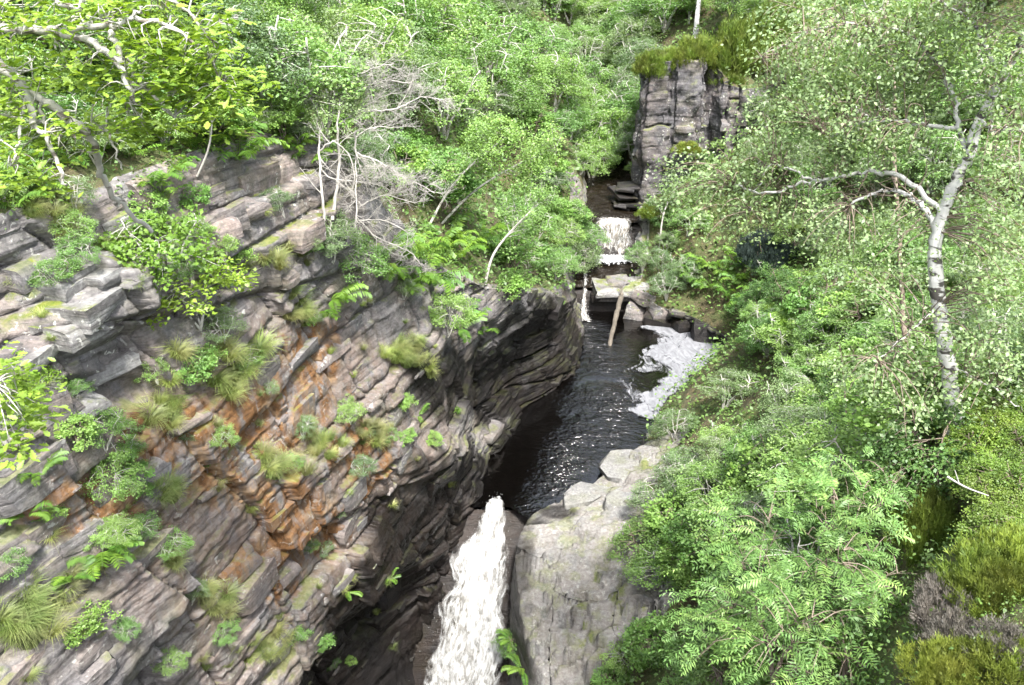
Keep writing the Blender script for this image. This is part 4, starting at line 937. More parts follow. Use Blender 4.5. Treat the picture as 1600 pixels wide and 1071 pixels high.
# ---- ferns: each frond its own piece
def frond_mesh(seed):
    r = np.random.RandomState(seed); V, F = [], []; n = 20
    for i in range(n):
        t = .12 + .88 * i / n; y = math.sin(t * 1.25) / math.sin(1.25) * .92; z = .42 * math.sin(t * 2.35)
        L = .24 * (math.sin(math.pi * min(1, .16 + .84 * (1 - t) ** .8)) * .75 + .25) * (1 - t * .55) + .015
        for sg in (1, -1):
            b = len(V); j = .02 * r.randn()
            V += [(0, y, z), (sg * L * .45, y + .030 + L * .12, z - .015 + j), (sg * L, y + L * .30, z - .07 + j), (sg * L * .45, y - .022 + L * .12, z - .02 + j)]
            F.append((b, b + 1, b + 2, b + 3) if sg < 0 else (b, b + 3, b + 2, b + 1))
    k = len(V)
    for i in range(7):
        t = i / 6; y = math.sin(t * 1.25) / math.sin(1.25) * .92; z = .42 * math.sin(t * 2.35); w = .008 * (1 - t) + .002
        V += [(-w, y, z + .004), (w, y, z + .004)]
        if i: F.append((k + 2 * i - 2, k + 2 * i - 1, k + 2 * i + 1, k + 2 * i))
    return mkmesh('frond', V, np.array(F), M['fern'])
FRONDS = [frond_mesh(i) for i in range(4)]
def fern(px, py, size, n, label, group=None):
    loc, nn = hit(px, py)
    if loc is None: return
    out = Vector((nn.x, nn.y, max(nn.z, .25))).normalized()
    e = empty('fern', loc - out * .03, label, 'fern', group)
    az0 = math.atan2(out.y, out.x); steep = 1 - abs(nn.z)
    for k in range(n):
        a = az0 + (rp.uniform(-1.9, 1.9) if steep > .4 else k * 6.283 / n + rp.uniform(-.3, .3))
        f = obj('frond', rp.choice(FRONDS), e)
        f.rotation_euler = (rp.uniform(-.15, .45) - .25 * steep, rp.uniform(-.3, .3), a - math.pi / 2)
        f.scale = (size * rp.uniform(.75, 1.1),) * 3
    return (py, px, e)
FE = [(260, 275, .9, 9, 'fern below the slender sapling on the cliff brink'), (375, 250, 1.25, 14, 'large arching fern on the cliff brink right of the slender sapling'), (345, 225, 1.2, 12, 'tall fern at the brink behind the large arching fern'),
      (255, 305, .8, 8, 'fern drooping over the cliff brink below the oak branches'), (300, 235, 1.0, 9, 'fern at the foot of the slender sapling'),
      (165, 870, .85, 22, 'large bright fern on the lower rusty wall'), (115, 905, .6, 14, 'fern just beside the large bright fern low on the wall'), (60, 745, .6, 9, 'small fern on the rock wall above the large bright fern'), (40, 805, .55, 7, 'smallest fern near the picture edge on the rock wall'),
      (610, 905, .5, 6, 'tiny fern hanging at the cave lip beside the fall'), (545, 925, .5, 5, 'tiny fern on the grey rock at the cave lip'), (655, 650, .6, 6, 'small fern on the dark rock below the overhang'), (715, 640, .5, 5, 'little fern deep in the overhang shadow'),
      (520, 470, 1.1, 9, 'fern on the cliff ledge below the bare silver shrub'), (500, 495, .9, 8, 'fern hanging from the ledge by pink rock blocks'),
      (800, 1000, .8, 10, 'bright fern between the waterfall and the slab'), (815, 1045, .8, 9, 'lower bright fern between the waterfall and the slab')]
for f in FE: fern(*f)
fs = []
for (px, py) in ((640, 400), (660, 415), (685, 395), (710, 405), (735, 385), (665, 440), (640, 450), (700, 375), (760, 375), (620, 420), (600, 395), (780, 390)):
    fs.append(fern(px + rp.uniform(-6, 6), py, rp.uniform(1.3, 1.8), 11, 'broad bright fern on the terrace', 'ferns on the cliff terrace'))
relabel([f for f in fs if f], 'broad fern on the terrace by the silver shrub', 6); fs = []
for (px, py) in ((735, 505), (755, 520), (720, 515)): fs.append(fern(px, py, 1.3, 9, 'fern hanging over the dark overhang', 'ferns over the dark overhang'))
relabel([f for f in fs if f], 'fern hanging over the dark overhang'); fs = []
for (px, py) in ((1105, 415), (1130, 425), (1155, 440), (1180, 455), (1110, 450), (1140, 465), (1170, 480), (1205, 470), (1225, 495), (1195, 505), (1240, 460), (1090, 440), (1250, 520), (1215, 530), (1270, 490), (1160, 415)):
    fs.append(fern(px, py, rp.uniform(1.2, 1.8), 10, 'leafy fern on the bank', 'ferns on the bank across the pool'))
relabel([f for f in fs if f], 'leafy fern on the bank below the juniper', 6); fs = []
for (px, py) in ((60, 60), (100, 90), (140, 130), (50, 130), (90, 160), (120, 60), (180, 150)):
    fs.append(fern(px, py, rp.uniform(1.2, 1.6), 10, 'dark bracken', 'bracken behind the oak'))
relabel([f for f in fs if f], 'dark bracken clump behind the oak limbs')
fs = []
for (px, py) in ((60, 300), (110, 255), (150, 235), (205, 245), (230, 225), (410, 190), (440, 205), (465, 230), (480, 260), (180, 220), (20, 325), (320, 205)):
    fs.append(fern(px, py, rp.uniform(.7, 1.0), 10, 'fern', 'ferns along the upper brink'))
relabel([f for f in fs if f], 'fern along the upper cliff brink', 6)

# ---- grass tufts on the ledges
def tuft_mesh(seed, n=300):
    r = np.random.RandomState(seed); A = Acc()
    a = r.rand(n) * 6.283; rad = .16 * r.rand(n) ** .5; L = .35 + .5 * r.rand(n); lean = .15 + .55 * r.rand(n)
    b = np.stack([rad * np.cos(a), rad * np.sin(a), -.04 + 0 * a], -1); d = np.stack([np.cos(a + r.randn(n) * .5), np.sin(a + r.randn(n) * .5), 0 * a], -1)
    w = np.stack([-d[:, 1], d[:, 0], 0 * a], -1) * (.0028 + .0035 * r.rand(n))[:, None]
    up = np.array([0, 0, 1.0])
    q1 = b + d * (L * lean * .35)[:, None] + up * (L * .55)[:, None]; q2 = b + d * (L * lean * 1.1)[:, None] + up * (L * (.85 - .5 * lean))[:, None]
    V = np.stack([b - w, b + w, q1 + w * .8, q1 - w * .8, q2], 1).reshape(-1, 3); o = np.arange(n)[:, None] * 5
    A.add(V, np.array([[0, 1, 2, 3]]) + o, np.array([[3, 2, 4]]) + o)
    return A.mesh('blades', M['grass'])
TUFTS = [tuft_mesh(i) for i in range(5)]
def tuft(px, py, size, label, group):
    loc, nn = hit(px, py)
    if loc is None: return
    o = obj('grass_tuft', rp.choice(TUFTS)); o.location = loc; o.scale = (size * 1.3, size * 1.3, size)
    o.rotation_euler = (rp.uniform(-.2, .2) - nn.y * .3, nn.x * .5 + rp.uniform(-.2, .2), 0)
    tag(o, label, 'grass', group)
    return (py, px, o)
for (px, py, n, sp, size, lab, grp) in ((50, 960, 12, 55, .7, 'long grass tuft in the lower corner', 'grass at the lower corner'), (340, 575, 12, 60, .75, 'pale grass tuft beneath the oak saplings', 'grass under the oak saplings'),
        (260, 640, 7, 30, .6, 'grass tuft over the rust stain', 'grass over the rust stain'), (465, 490, 8, 30, .6, 'grass tuft beside the ledge fern', 'grass beside the ledge fern'), (630, 550, 9, 28, .8, 'grass tuft on the overhang lip', 'grass on the overhang lip'),
        (255, 780, 4, 14, .6, 'grass tuft on rusty rock', 'grass on the rust'), (435, 730, 7, 30, .6, 'grass tuft on mid wall beds', 'grass mid wall'), (500, 700, 6, 30, .6, 'grass tuft high on stained beds', 'grass high on the stained beds'), (330, 940, 8, 30, .55, 'grass tuft on the low grey beds', 'grass on the low beds'),
        (410, 1010, 8, 28, .55, 'grass tuft above the cave mouth', 'grass above the cave'), (580, 680, 8, 30, .6, 'grass tuft on the beds below the overhang', 'grass below the overhang'), (450, 410, 6, 35, .6, 'grass tuft on the pink brink rocks', 'grass on pink rocks'), (100, 340, 8, 60, .5, 'grass tuft above the pale outcrop', 'grass above the pale outcrop'),
        (20, 440, 3, 15, .5, 'grass tuft beside the pale outcrop', 'grass beside the outcrop'), (260, 760, 3, 12, .5, 'grass tuft between rust streaks', 'grass between streaks'), (650, 560, 6, 30, .7, 'grass tuft above the dark hollow', 'grass above the hollow'), (270, 880, 3, 10, .5, 'grass tuft beside the big fern', 'grass by the fern')):
    relabel([q for q in [tuft(px + rp.gauss(0, sp * .5), py + rp.gauss(0, sp * .4), size * rp.uniform(.7, 1.25), lab, grp) for k in range(int(n * 1.6))] if q], lab, 10)

fs = []
for k in range(70):
    px, py = rp.uniform(20, 760), rp.uniform(300, 1060)
    if 690 < px and py > 780: continue
    fs.append(tuft(px, py, rp.uniform(.25, .5), 'small grass tuft in a crack', 'scattered cliff grass'))
relabel([f for f in fs if f], 'small grass tuft in the rock wall', 8)
# ---- undergrowth that covers the soil
def cover(name, G_, tw, tmin, tmax, n, size, mat, label, seed, per=9, rad=.22, ymin=2, ymax=134, keep=None, tpl=LEAF):
    r = np.random.RandomState(seed)
    ii = np.argwhere((tw[None] > tmin) & (tw[None] < tmax) & (G_[..., 1] > ymin) & (G_[..., 1] < ymax) & (keep if keep is not None else True))
    # even out by cell area
    ar = np.linalg.norm(np.cross(np.gradient(G_, axis=0), np.gradient(G_, axis=1)), axis=-1)[ii[:, 0], ii[:, 1]]
    dist = np.linalg.norm(G_[ii[:, 0], ii[:, 1]] - np.array([0, 0, CAMZ]), axis=1)
    w = ar / np.clip(dist, 6, None) ** 1.2
    pick = r.choice(len(ii), n, p=w / w.sum()); c = G_[ii[pick, 0], ii[pick, 1]]; dd = dist[pick]
    scl = np.clip(dd / 25, .5, 3)
    pos = np.repeat(c, per, 0) + r.randn(n * per, 3) * np.array([rad, rad, rad * .6]) * np.repeat(scl, per)[:, None] + np.array([0, 0, .10])
    A = Acc(); m = len(pos); d = r.randn(m, 3); d[:, 2] *= .5; up = r.randn(m, 3) * .5; up[:, 2] += 1
    A.stamp(tpl[0], tpl[1], None, pos, frames(d, up), size * np.repeat(scl, per) * (.6 + .8 * r.rand(m)))
    tag(obj(name, A.mesh(name, M[mat])), label, 'undergrowth', kind='stuff')
cover('undergrowth', G2, tL, 6.0, 8.6, 16000, .12, 'dark_leaf', 'low leafy undergrowth covering the hillside above the cliff', 201)
cover('undergrowth', G3, tR, 2.2, 6.6, 18000, .11, 'dark_leaf', 'low leafy undergrowth covering the bank by the pale slab', 202, keep=(rk < .4))
# ------------------------------------------------------------------ the single big plants
def depth(p): return p[1] * CT - (p[2] - CAMZ) * ST
def twigs(A, path, r0, n, length, r, level, up=.35, tips=None, fan=.9, sides=4):
    """side shoots along a limb, again and again"""
    path = np.asarray(path); m = len(path)
    for k in range(n):
        f = .25 + .75 * (k + r.rand()) / n; i = min(int(f * (m - 1)), m - 2); b = path[i]
        t = path[i + 1] - path[max(i - 1, 0)]; t = t / (np.linalg.norm(t) + 1e-9)
        d = t + fan * r.randn(3) * np.array([1, 1, .7]); d[2] += up; d /= np.linalg.norm(d) + 1e-9
        L = length * (.5 + .8 * r.rand()) * (1.1 - .5 * f)
        d2 = d + .45 * r.randn(3); d2[2] += up * .8; d2 /= np.linalg.norm(d2)
        q = smooth_path([b, b + d * L * .35 + .03 * L * r.randn(3), b + d * L * .55 + d2 * L * .2, b + d * L * .6 + d2 * L * .45], 7)
        A.tube(q, np.linspace(r0 * (1 - .5 * f), r0 * .25, 7), sides)
        if tips is not None: tips.append(q[-1]); tips.append(q[4])
        if level > 0: twigs(A, q, r0 * .55, max(2, int(n * .6)), length * .5, r, level - 1, up, tips, fan, 3)
def pxpath(pts, s0, n=None, r=None):
    out = []
    for q in pts: out.append(P(q[0], q[1], q[2] if len(q) > 2 else s0))
    return smooth_path(out, n or len(out) * 4)

# ---- bare silver shrubs on the terrace
def bare(base, limbs, label, seed, sc=1.0, tl=.9):
    loc, nn = hit(*base); s0 = depth(loc); r = np.random.RandomState(seed)
    e = empty('bare_shrub', loc, label, 'shrub'); A = Acc(); B = Acc(); o = np.array(loc)
    for k, (pts, r0, nt) in enumerate(limbs):
        pp = [(q[0], q[1], s0 - .3 + r.uniform(-.5, .3)) for q in pts]
        q = pxpath(pp, s0, len(pts) * 5); q += .012 * r.randn(*q.shape)
        r0 *= .62; A.tube(q - o, np.linspace(r0, r0 * .4, len(q)), 7)
        if nt: twigs(B, q - o, r0 * .5, int(nt * 1.7), tl, r, 2, .12)
    obj('trunk', A.mesh('limbs', M['silver_bark'], True), e); obj('twigs', B.mesh('twigs', M['silver_bark']), e)['kind'] = 'stuff'
bare((530, 330), [([(520, 345), (530, 260), (527, 200), (532, 148)], .085, 0), ([(530, 170), (570, 174), (620, 170), (658, 153), (705, 160)], .050, 9), ([(530, 165), (560, 142), (600, 126), (645, 130)], .045, 9),
     ([(531, 158), (545, 128), (580, 108), (615, 100)], .04, 8), ([(530, 155), (516, 132), (500, 110)], .035, 5), ([(530, 195), (550, 180), (600, 150), (650, 143)], .035, 8), ([(541, 150), (543, 100), (530, 60)], .03, 3), ([(543, 100), (570, 58), (600, 72)], .03, 4)],
     'bare silver shrub with a high fan of dead branches on the cliff terrace', 1)
bare((505, 335), [([(508, 345), (502, 290), (498, 225), (502, 205)], .07, 4), ([(500, 235), (522, 222), (548, 248), (556, 300)], .045, 6), ([(555, 205), (556, 260), (556, 345)], .05, 8), ([(557, 240), (590, 252), (622, 272), (680, 302)], .045, 10),
     ([(556, 215), (580, 200), (625, 200)], .035, 8), ([(500, 260), (520, 280), (570, 285), (600, 292)], .04, 8)],
     'bare silver shrub with tangled low limbs beneath the high dead fan', 2)
bare((560, 400), [([(560, 405), (556, 350), (562, 315)], .06, 0), ([(558, 340), (590, 372), (640, 394), (660, 418)], .04, 9), ([(560, 325), (600, 306), (650, 318)], .035, 9), ([(560, 350), (545, 375), (530, 385)], .035, 6), ([(560, 345), (600, 345), (640, 365)], .035, 8), ([(560, 360), (565, 395), (580, 410)], .03, 6)],
     'lowest bare silver shrub drooping pale twigs over the ferns', 3, tl=.8)
# slender stems
def stem_tree(name, pts, r0, label, bark, seed, nleaf=0, leafmat='thicket_leaf', kind='sapling', nt=6, tl=.8, ls=.07):
    r = np.random.RandomState(seed); loc, nn = hit(*pts[0]); s0 = depth(loc); e = empty(name, loc, label, kind); o = np.array(loc)
    q = pxpath([(p[0], p[1], s0 - .25 * k) for k, p in enumerate(pts)], s0, len(pts) * 5); A = Acc(); B = Acc(); tips = []
    q[0] = o; A.tube(q - o, np.linspace(r0, r0 * .5, len(q)), 8); twigs(B, (q - o)[len(q) // 3:], r0 * .35, nt, tl, r, 1, .2, tips)
    obj('trunk', A.mesh('trunk', M[bark], True), e); obj('branches', B.mesh('branches', M[bark]), e)
    if nleaf:
        Lf = Acc(); t = np.array(tips); pos = np.repeat(t, nleaf, 0) + .16 * r.randn(len(t) * nleaf, 3); leaves(Lf, LEAF, pos, ls, r); obj('foliage', Lf.mesh('foliage', M[leafmat]), e)
stem_tree('sapling', [(308, 276), (325, 235), (331, 195), (328, 165)], .028, 'slender pinkish sapling stem on the cliff brink below the oak', 'silver_bark', 5, 26, 'oak_leaf', nt=5, tl=.5)
stem_tree('sapling', [(758, 445), (770, 400), (800, 360), (842, 318)], .07, 'pale leaning sapling over the fern terrace', 'silver_bark', 6, 26, nt=8, tl=1.6, ls=.11)
stem_tree('sapling', [(672, 350), (700, 300), (740, 255), (790, 215)], .06, 'grey leaning stem rising from the terrace behind the silver shrubs', 'grey_bark', 7, 24, nt=10, tl=1.8, ls=.11)
stem_tree('sapling', [(690, 350), (740, 300), (800, 262), (850, 240)], .06, 'long grey stem arching towards the pool above the ferns', 'grey_bark', 8, 24, nt=10, tl=1.8, ls=.11)
stem_tree('birch_tree', [(552, 48), (545, 15), (535, -15), (520, -70)], .17, 'thick white birch trunk at the top of the hillside', 'birch_bark', 9, 30, 'birch_leaf', 'tree', 8, 2.5, .1)
stem_tree('birch_tree', [(1086, 62), (1090, 20), (1094, -20), (1098, -90)], .26, 'pale trunk standing behind the heathery crag', 'birch_bark', 10, 30, 'birch_leaf', 'tree', 8, 3, .15)
stem_tree('sapling', [(1030, 395), (1034, 350), (1042, 320), (1060, 290)], .07, 'pale bare stem beside the bush next to the far fall', 'silver_bark', 12, 20, 'birch_leaf', nt=7, tl=1.4, ls=.1)
stem_tree('sapling', [(1310, 760), (1322, 680), (1318, 590), (1312, 540)], .035, 'thin brown stem rising above the bushes below the white birch', 'brown_bark', 13, 16, 'hazel_leaf', nt=6, tl=.9, ls=.06)

# ---- oak reaching in over the cliff
r = np.random.RandomState(31); A = Acc(); B = Acc()
ob = drop(-11.2, 9.6); oak = empty('oak_tree', ob, 'oak with pale lichened limbs and yellow green leaves hanging over the cliff', 'tree'); o = np.array(ob)
fork = np.array(P(-60, 60, 10.2))
tr = smooth_path([o - np.array([0, 0, .3]), o + np.array([.9, .1, 1.3]), o * .4 + fork * .6 + np.array([-.2, 0, .5]), fork], 18); A.tube(tr - o, np.linspace(.30, .11, 18), 10)
limbs = [([(-60, 60, 10.2), (20, 46, 10.0), (90, 50, 9.8), (150, 70, 9.6), (190, 105, 9.5), (212, 160, 9.6)], .062), ([(-60, 60, 10.2), (10, 110, 10.4), (40, 140, 10.4), (115, 190, 10.6), (143, 222, 10.8), (158, 272, 11.2), (186, 315, 11.6), (240, 362, 12.2)], .075),
         ([(40, 140, 10.4), (50, 190, 10.2), (75, 222, 10.2), (105, 292, 10.2)], .05), ([(62, 156, 10.4), (80, 202, 10.5), (130, 216, 10.6)], .035), ([(90, 50, 9.8), (160, 40, 9.5), (182, 44, 9.4), (205, 30, 9.3), (225, 10, 9.3)], .04),
         ([(172, 50, 9.4), (190, 90, 9.5), (222, 132, 9.7), (270, 182, 9.9)], .038), ([(-60, 60, 10.2), (40, -20, 9.6), (80, 0, 9.4), (116, 16, 9.3)], .05), ([(205, 30, 9.3), (260, 40, 9.4), (320, 80, 9.6), (350, 140, 9.8)], .03),
         ([(150, 70, 9.6), (200, 120, 9.8), (205, 160, 10)], .03), ([(130, 196, 10.7), (170, 210, 10.6), (190, 270, 10.7)], .025), ([(-60, 60, 10.2), (-120, 200, 9.6), (-90, 400, 9.2), (-10, 600, 9.2)], .06), ([(116, 16, 9.3), (190, -20, 9.3), (280, 10, 9.4), (330, 60, 9.6)], .03), ([(40, 140, 10.4), (30, 220, 10), (20, 260, 9.9)], .025)]
nodes = []
for pts, r0 in limbs:
    q = pxpath(pts, 10, len(pts) * 5); q[1:] += .018 * r.randn(len(q) - 1, 3); A.tube(q - o, np.linspace(r0, r0 * .38, len(q)), 8); nodes.append(q[2:]); twigs(B, q - o, r0 * .22, 3, .4, r, 1, .1)
nodes = np.concatenate(nodes)
blobs = [(60, 90, 60, 35, 8, 10), (30, 150, 50, 40, 9, 10), (60, 200, 60, 30, 9, 10.2), (110, 180, 50, 25, 7, 10.2), (20, 230, 40, 25, 5, 9.9), (25, 262, 55, 18, 6, 9.8), (80, 265, 35, 20, 4, 10), (150, 35, 60, 25, 9, 9.5), (90, 15, 70, 22, 9, 9.4), (220, 20, 60, 25, 9, 9.4),
         (250, 70, 60, 35, 14, 9.5), (300, 60, 50, 35, 12, 9.6), (215, 100, 50, 30, 9, 9.5), (320, 115, 50, 35, 12, 9.7), (270, 120, 50, 35, 12, 9.7), (340, 160, 45, 25, 9, 9.8), (240, 160, 60, 28, 10, 9.9), (200, 185, 50, 22, 8, 10.2), (170, 120, 35, 30, 6, 9.7), (300, 15, 50, 25, 7, 9.5), (20, 20, 40, 25, 5, 9.6),
         (20, 600, 35, 30, 9, 9.2), (25, 650, 40, 30, 10, 9.2), (10, 690, 25, 15, 4, 9.2), (230, 200, 50, 20, 6, 10.2), (10, 60, 35, 30, 5, 9.9), (360, 130, 25, 20, 4, 9.8), (130, 90, 40, 25, 5, 9.7)]
sprays = []
for (cx, cy, rx, ry, n, s) in blobs:
    for k in range(int(n * 1.35)):
        c = np.array(P(cx + rx * r.uniform(-1, 1), cy + ry * r.uniform(-1, 1), s + r.uniform(-.35, .9))); b = nodes[np.argmin(np.linalg.norm(nodes - c, axis=1))]
        B.tube(smooth_path([b, (b + c) / 2 + np.array([0, 0, .06]) + .05 * r.randn(3), c], 6) - o, np.linspace(.012, .004, 6), 4)
        for j in range(2): sprays.append((c + .12 * r.randn(3), c - b))
obj('trunk', A.mesh('oak_limbs', M['grey_bark'], True), oak); obj('twigs', B.mesh('oak_twigs', M['grey_bark']), oak)['kind'] = 'stuff'
OL = mkmesh('leaf', OAK[0], np.array(OAK3), M['oak_leaf']); lp, ld, lu, lz = [], [], [], []
for c, d in sprays:
    n = 9; a = np.arange(n) * 2.4 + r.rand() * 6; lp.append(c + .12 * r.randn(n, 3) * np.array([1, 1, .4])); ld.append(np.stack([np.cos(a), np.sin(a), .3 * r.randn(n) - .1], -1))
    lu.append(np.stack([.35 * r.randn(n), .35 * r.randn(n), np.ones(n)], -1)); lz.append(.125 * (.7 + .5 * r.rand(n)))
lp, ld, lu, lz = map(np.concatenate, (lp, ld, lu, lz)); R = frames(ld, lu)
qx, qy = proj(lp); dist = np.linalg.norm(lp - np.array([0, 0, CAMZ]), axis=1); seen = (qx > 0) & (qx < 1600) & (qy > 0) & (qy < 1071)
order = np.argsort(np.where(seen, -lz / dist, 1)); near, rest_ = order[:300], order[300:]
for i in near:
    f = obj('leaf', OL, oak); f.location = lp[i] - o; f.rotation_euler = Matrix(R[i].tolist()).to_euler(); f.scale = (lz[i],) * 3
rest = Acc(); rest.stamp(OAK[0], None, OAK3, lp[rest_] - o, R[rest_], lz[rest_])
obj('foliage', rest.mesh('oak_foliage', M['oak_leaf']), oak)['kind'] = 'stuff'

# ---- white birch on the near bank
def big_birch(label, pts, r0, limbs, blobs, seed, ls, per, dens, bark='birch_bark'):
    r = np.random.RandomState(seed); base = np.array(P(*pts[0])); g = drop(base[0], base[1]); e = empty('birch_tree', g, label, 'tree'); o = np.array(g)
    A = Acc(); B = Acc(); Lf = Acc()
    q = pxpath(pts, 0, len(pts) * 5); q[0] = o - np.array([0, 0, .15]); q[1:] += .012 * r.randn(len(q) - 1, 3); A.tube(q - o, np.linspace(r0, r0 * .16, len(q)) ** .8 * r0 ** .2 * (1 + .05 * r.randn(len(q))), 12)
    nodes = [q[len(q) // 3:]]
    for lp, lr in limbs:
        k = pxpath(lp, 0, len(lp) * 5); k[1:] += .02 * r.randn(len(k) - 1, 3); Lm = Acc(); Lm.tube(k - o, np.linspace(lr, lr * .35, len(k)) * .7, 8); obj('limb', Lm.mesh('birch_limb', M[bark], True), e); nodes.append(k); twigs(B, k - o, lr * .25, 8, .7, r, 1, .05)
    nodes = np.concatenate(nodes)
    for (cx, cy, rx, ry, s, ds) in blobs:
        n = max(3, int(rx * ry * dens))
        for j in range(n):
            c = np.array(P(cx + rx * r.uniform(-1, 1), cy + ry * r.uniform(-1, 1), s + r.uniform(-ds, ds))); b = nodes[np.argmin(np.linalg.norm(nodes - c, axis=1))]
            sag = np.array([0, 0, -.12])
            B.tube(smooth_path([b, (b + c) / 2 + np.array([0, 0, .12]) + .06 * r.randn(3), c, c + (c - b) * .12 + sag], 7) - o, np.linspace(.011, .003, 7), 4)
            leaves(Lf, LEAF, c - o + r.randn(per, 3) * np.array([.20, .20, .13]), ls, r, .9, None, .5)
    obj('trunk', A.mesh('birch_trunk', M[bark], True), e)
    obj('twigs', B.mesh('birch_twigs', M['brown_bark']), e)['kind'] = 'stuff'; obj('foliage', Lf.mesh('birch_foliage', M['birch_leaf']), e)['kind'] = 'stuff'
big_birch('white barked birch leaning over the near bank with dark scars on its trunk',
    [(1494, 660, 13), (1484, 590, 13), (1470, 500, 13), (1462, 420, 12.9), (1464, 360, 12.8), (1486, 300, 12.6), (1512, 245, 12.4), (1530, 190, 12.3), (1562, 130, 12.1), (1600, 60, 11.8), (1650, -60, 11.4), (1720, -240, 11.0), (1780, -420, 10.6)], .125,
    [([(1464, 355, 12.8), (1442, 322, 12.9), (1410, 302, 13.1), (1376, 300, 13.3), (1330, 320, 13.5)], .075), ([(1512, 245, 12.4), (1494, 190, 12.6), (1490, 150, 12.7), (1462, 105, 12.9), (1420, 90, 13.1)], .06), ([(1500, 200, 12.5), (1440, 193, 12.8), (1390, 190, 13.1), (1340, 196, 13.4), (1290, 215, 13.8)], .05),
     ([(1470, 330, 12.7), (1400, 272, 13.2), (1340, 273, 13.6), (1270, 282, 14), (1205, 302, 14.3), (1150, 290, 14.6)], .06), ([(1530, 190, 12.3), (1560, 205, 12), (1600, 200, 11.8)], .05), ([(1562, 130, 12.1), (1540, 70, 12.3), (1500, 20, 12.6), (1440, -10, 12.9)], .05), ([(1270, 282, 14), (1235, 265, 14.2), (1200, 262, 14.3), (1170, 330, 14.5)], .03),
     ([(1490, 150, 12.7), (1430, 60, 13), (1350, 40, 13.4), (1270, 50, 14), (1190, 90, 14.6)], .045), ([(1465, 480, 13), (1420, 520, 12.8), (1370, 560, 12.6)], .03), ([(1480, 570, 13), (1540, 600, 12.7), (1600, 640, 12.4)], .03)],
    [(1225, 100, 45, 55, 14.6, .9), (1260, 60, 55, 50, 14.2, .9), (1215, 180, 35, 40, 14.6, .8), (1260, 150, 60, 45, 14, .9), (1330, 60, 60, 50, 13.6, .9), (1340, 130, 60, 45, 13.5, .9), (1410, 60, 60, 50, 13, .9), (1400, 140, 60, 45, 13.1, .9), (1480, 50, 60, 50, 12.8, .8), (1560, 40, 60, 45, 12.2, .8), (1460, 120, 45, 40, 12.9, .7),
     (1260, 230, 70, 35, 14, .8), (1180, 250, 60, 30, 14.5, .7), (1110, 300, 60, 38, 14.8, .7), (1080, 270, 40, 28, 14.9, .6), (1150, 330, 50, 30, 14.6, .6), (1220, 330, 45, 25, 14.3, .6), (1320, 340, 60, 35, 13.5, .7), (1290, 390, 35, 25, 13.7, .6), (1350, 380, 50, 30, 13.3, .6), (1350, 230, 55, 40, 13.4, .8), (1420, 230, 45, 40, 13, .7), (1410, 350, 40, 30, 13.1, .6),
     (1560, 170, 45, 45, 12.2, .8), (1570, 260, 40, 45, 12, .8), (1545, 350, 50, 45, 12.2, .8), (1560, 430, 45, 45, 12.2, .8), (1530, 500, 45, 40, 12.4, .7), (1400, 590, 50, 30, 12.8, .7), (1340, 580, 50, 25, 12.8, .7), (1430, 640, 40, 25, 12.7, .6), (1540, 590, 50, 40, 12.4, .7), (1390, 450, 35, 35, 12.9, .6), (1430, 545, 25, 18, 12.3, .3), (1570, 110, 35, 30, 11.5, .4), (1680, -80, 70, 60, 11.4, .8), (1740, -220, 80, 80, 11, .8), (1790, -380, 80, 80, 10.6, .8), (1680, -200, 60, 60, 11, .8), (1660, 60, 50, 60, 11.8, .8)],
    41, .066, 54, .0085)
big_birch('slim grey birch standing behind the white birch trunk', [(1428, 670, 21), (1420, 600, 21), (1412, 500, 21), (1405, 380, 21), (1398, 240, 20.8), (1396, 110, 20.6), (1380, 20, 20.4)], .08,
    [([(1398, 240, 20.8), (1340, 200, 21), (1270, 190, 21.3)], .05), ([(1396, 110, 20.6), (1320, 40, 21), (1240, 10, 21.5)], .05), ([(1405, 380, 21), (1450, 330, 20.6), (1520, 300, 20.2)], .05), ([(1410, 470, 21), (1350, 440, 21.3), (1290, 450, 21.5)], .04)],
    [(1280, 180, 60, 40, 21.3, 1.2), (1330, 20, 80, 40, 21, 1.2), (1480, 290, 60, 40, 20.4, 1.2), (1330, 440, 60, 30, 21.3, 1), (1230, 30, 60, 40, 21.4, 1), (1560, 330, 50, 50, 20, 1), (1440, 420, 50, 40, 20.8, 1)], 42, .10, 40, .0045, 'brown_bark')

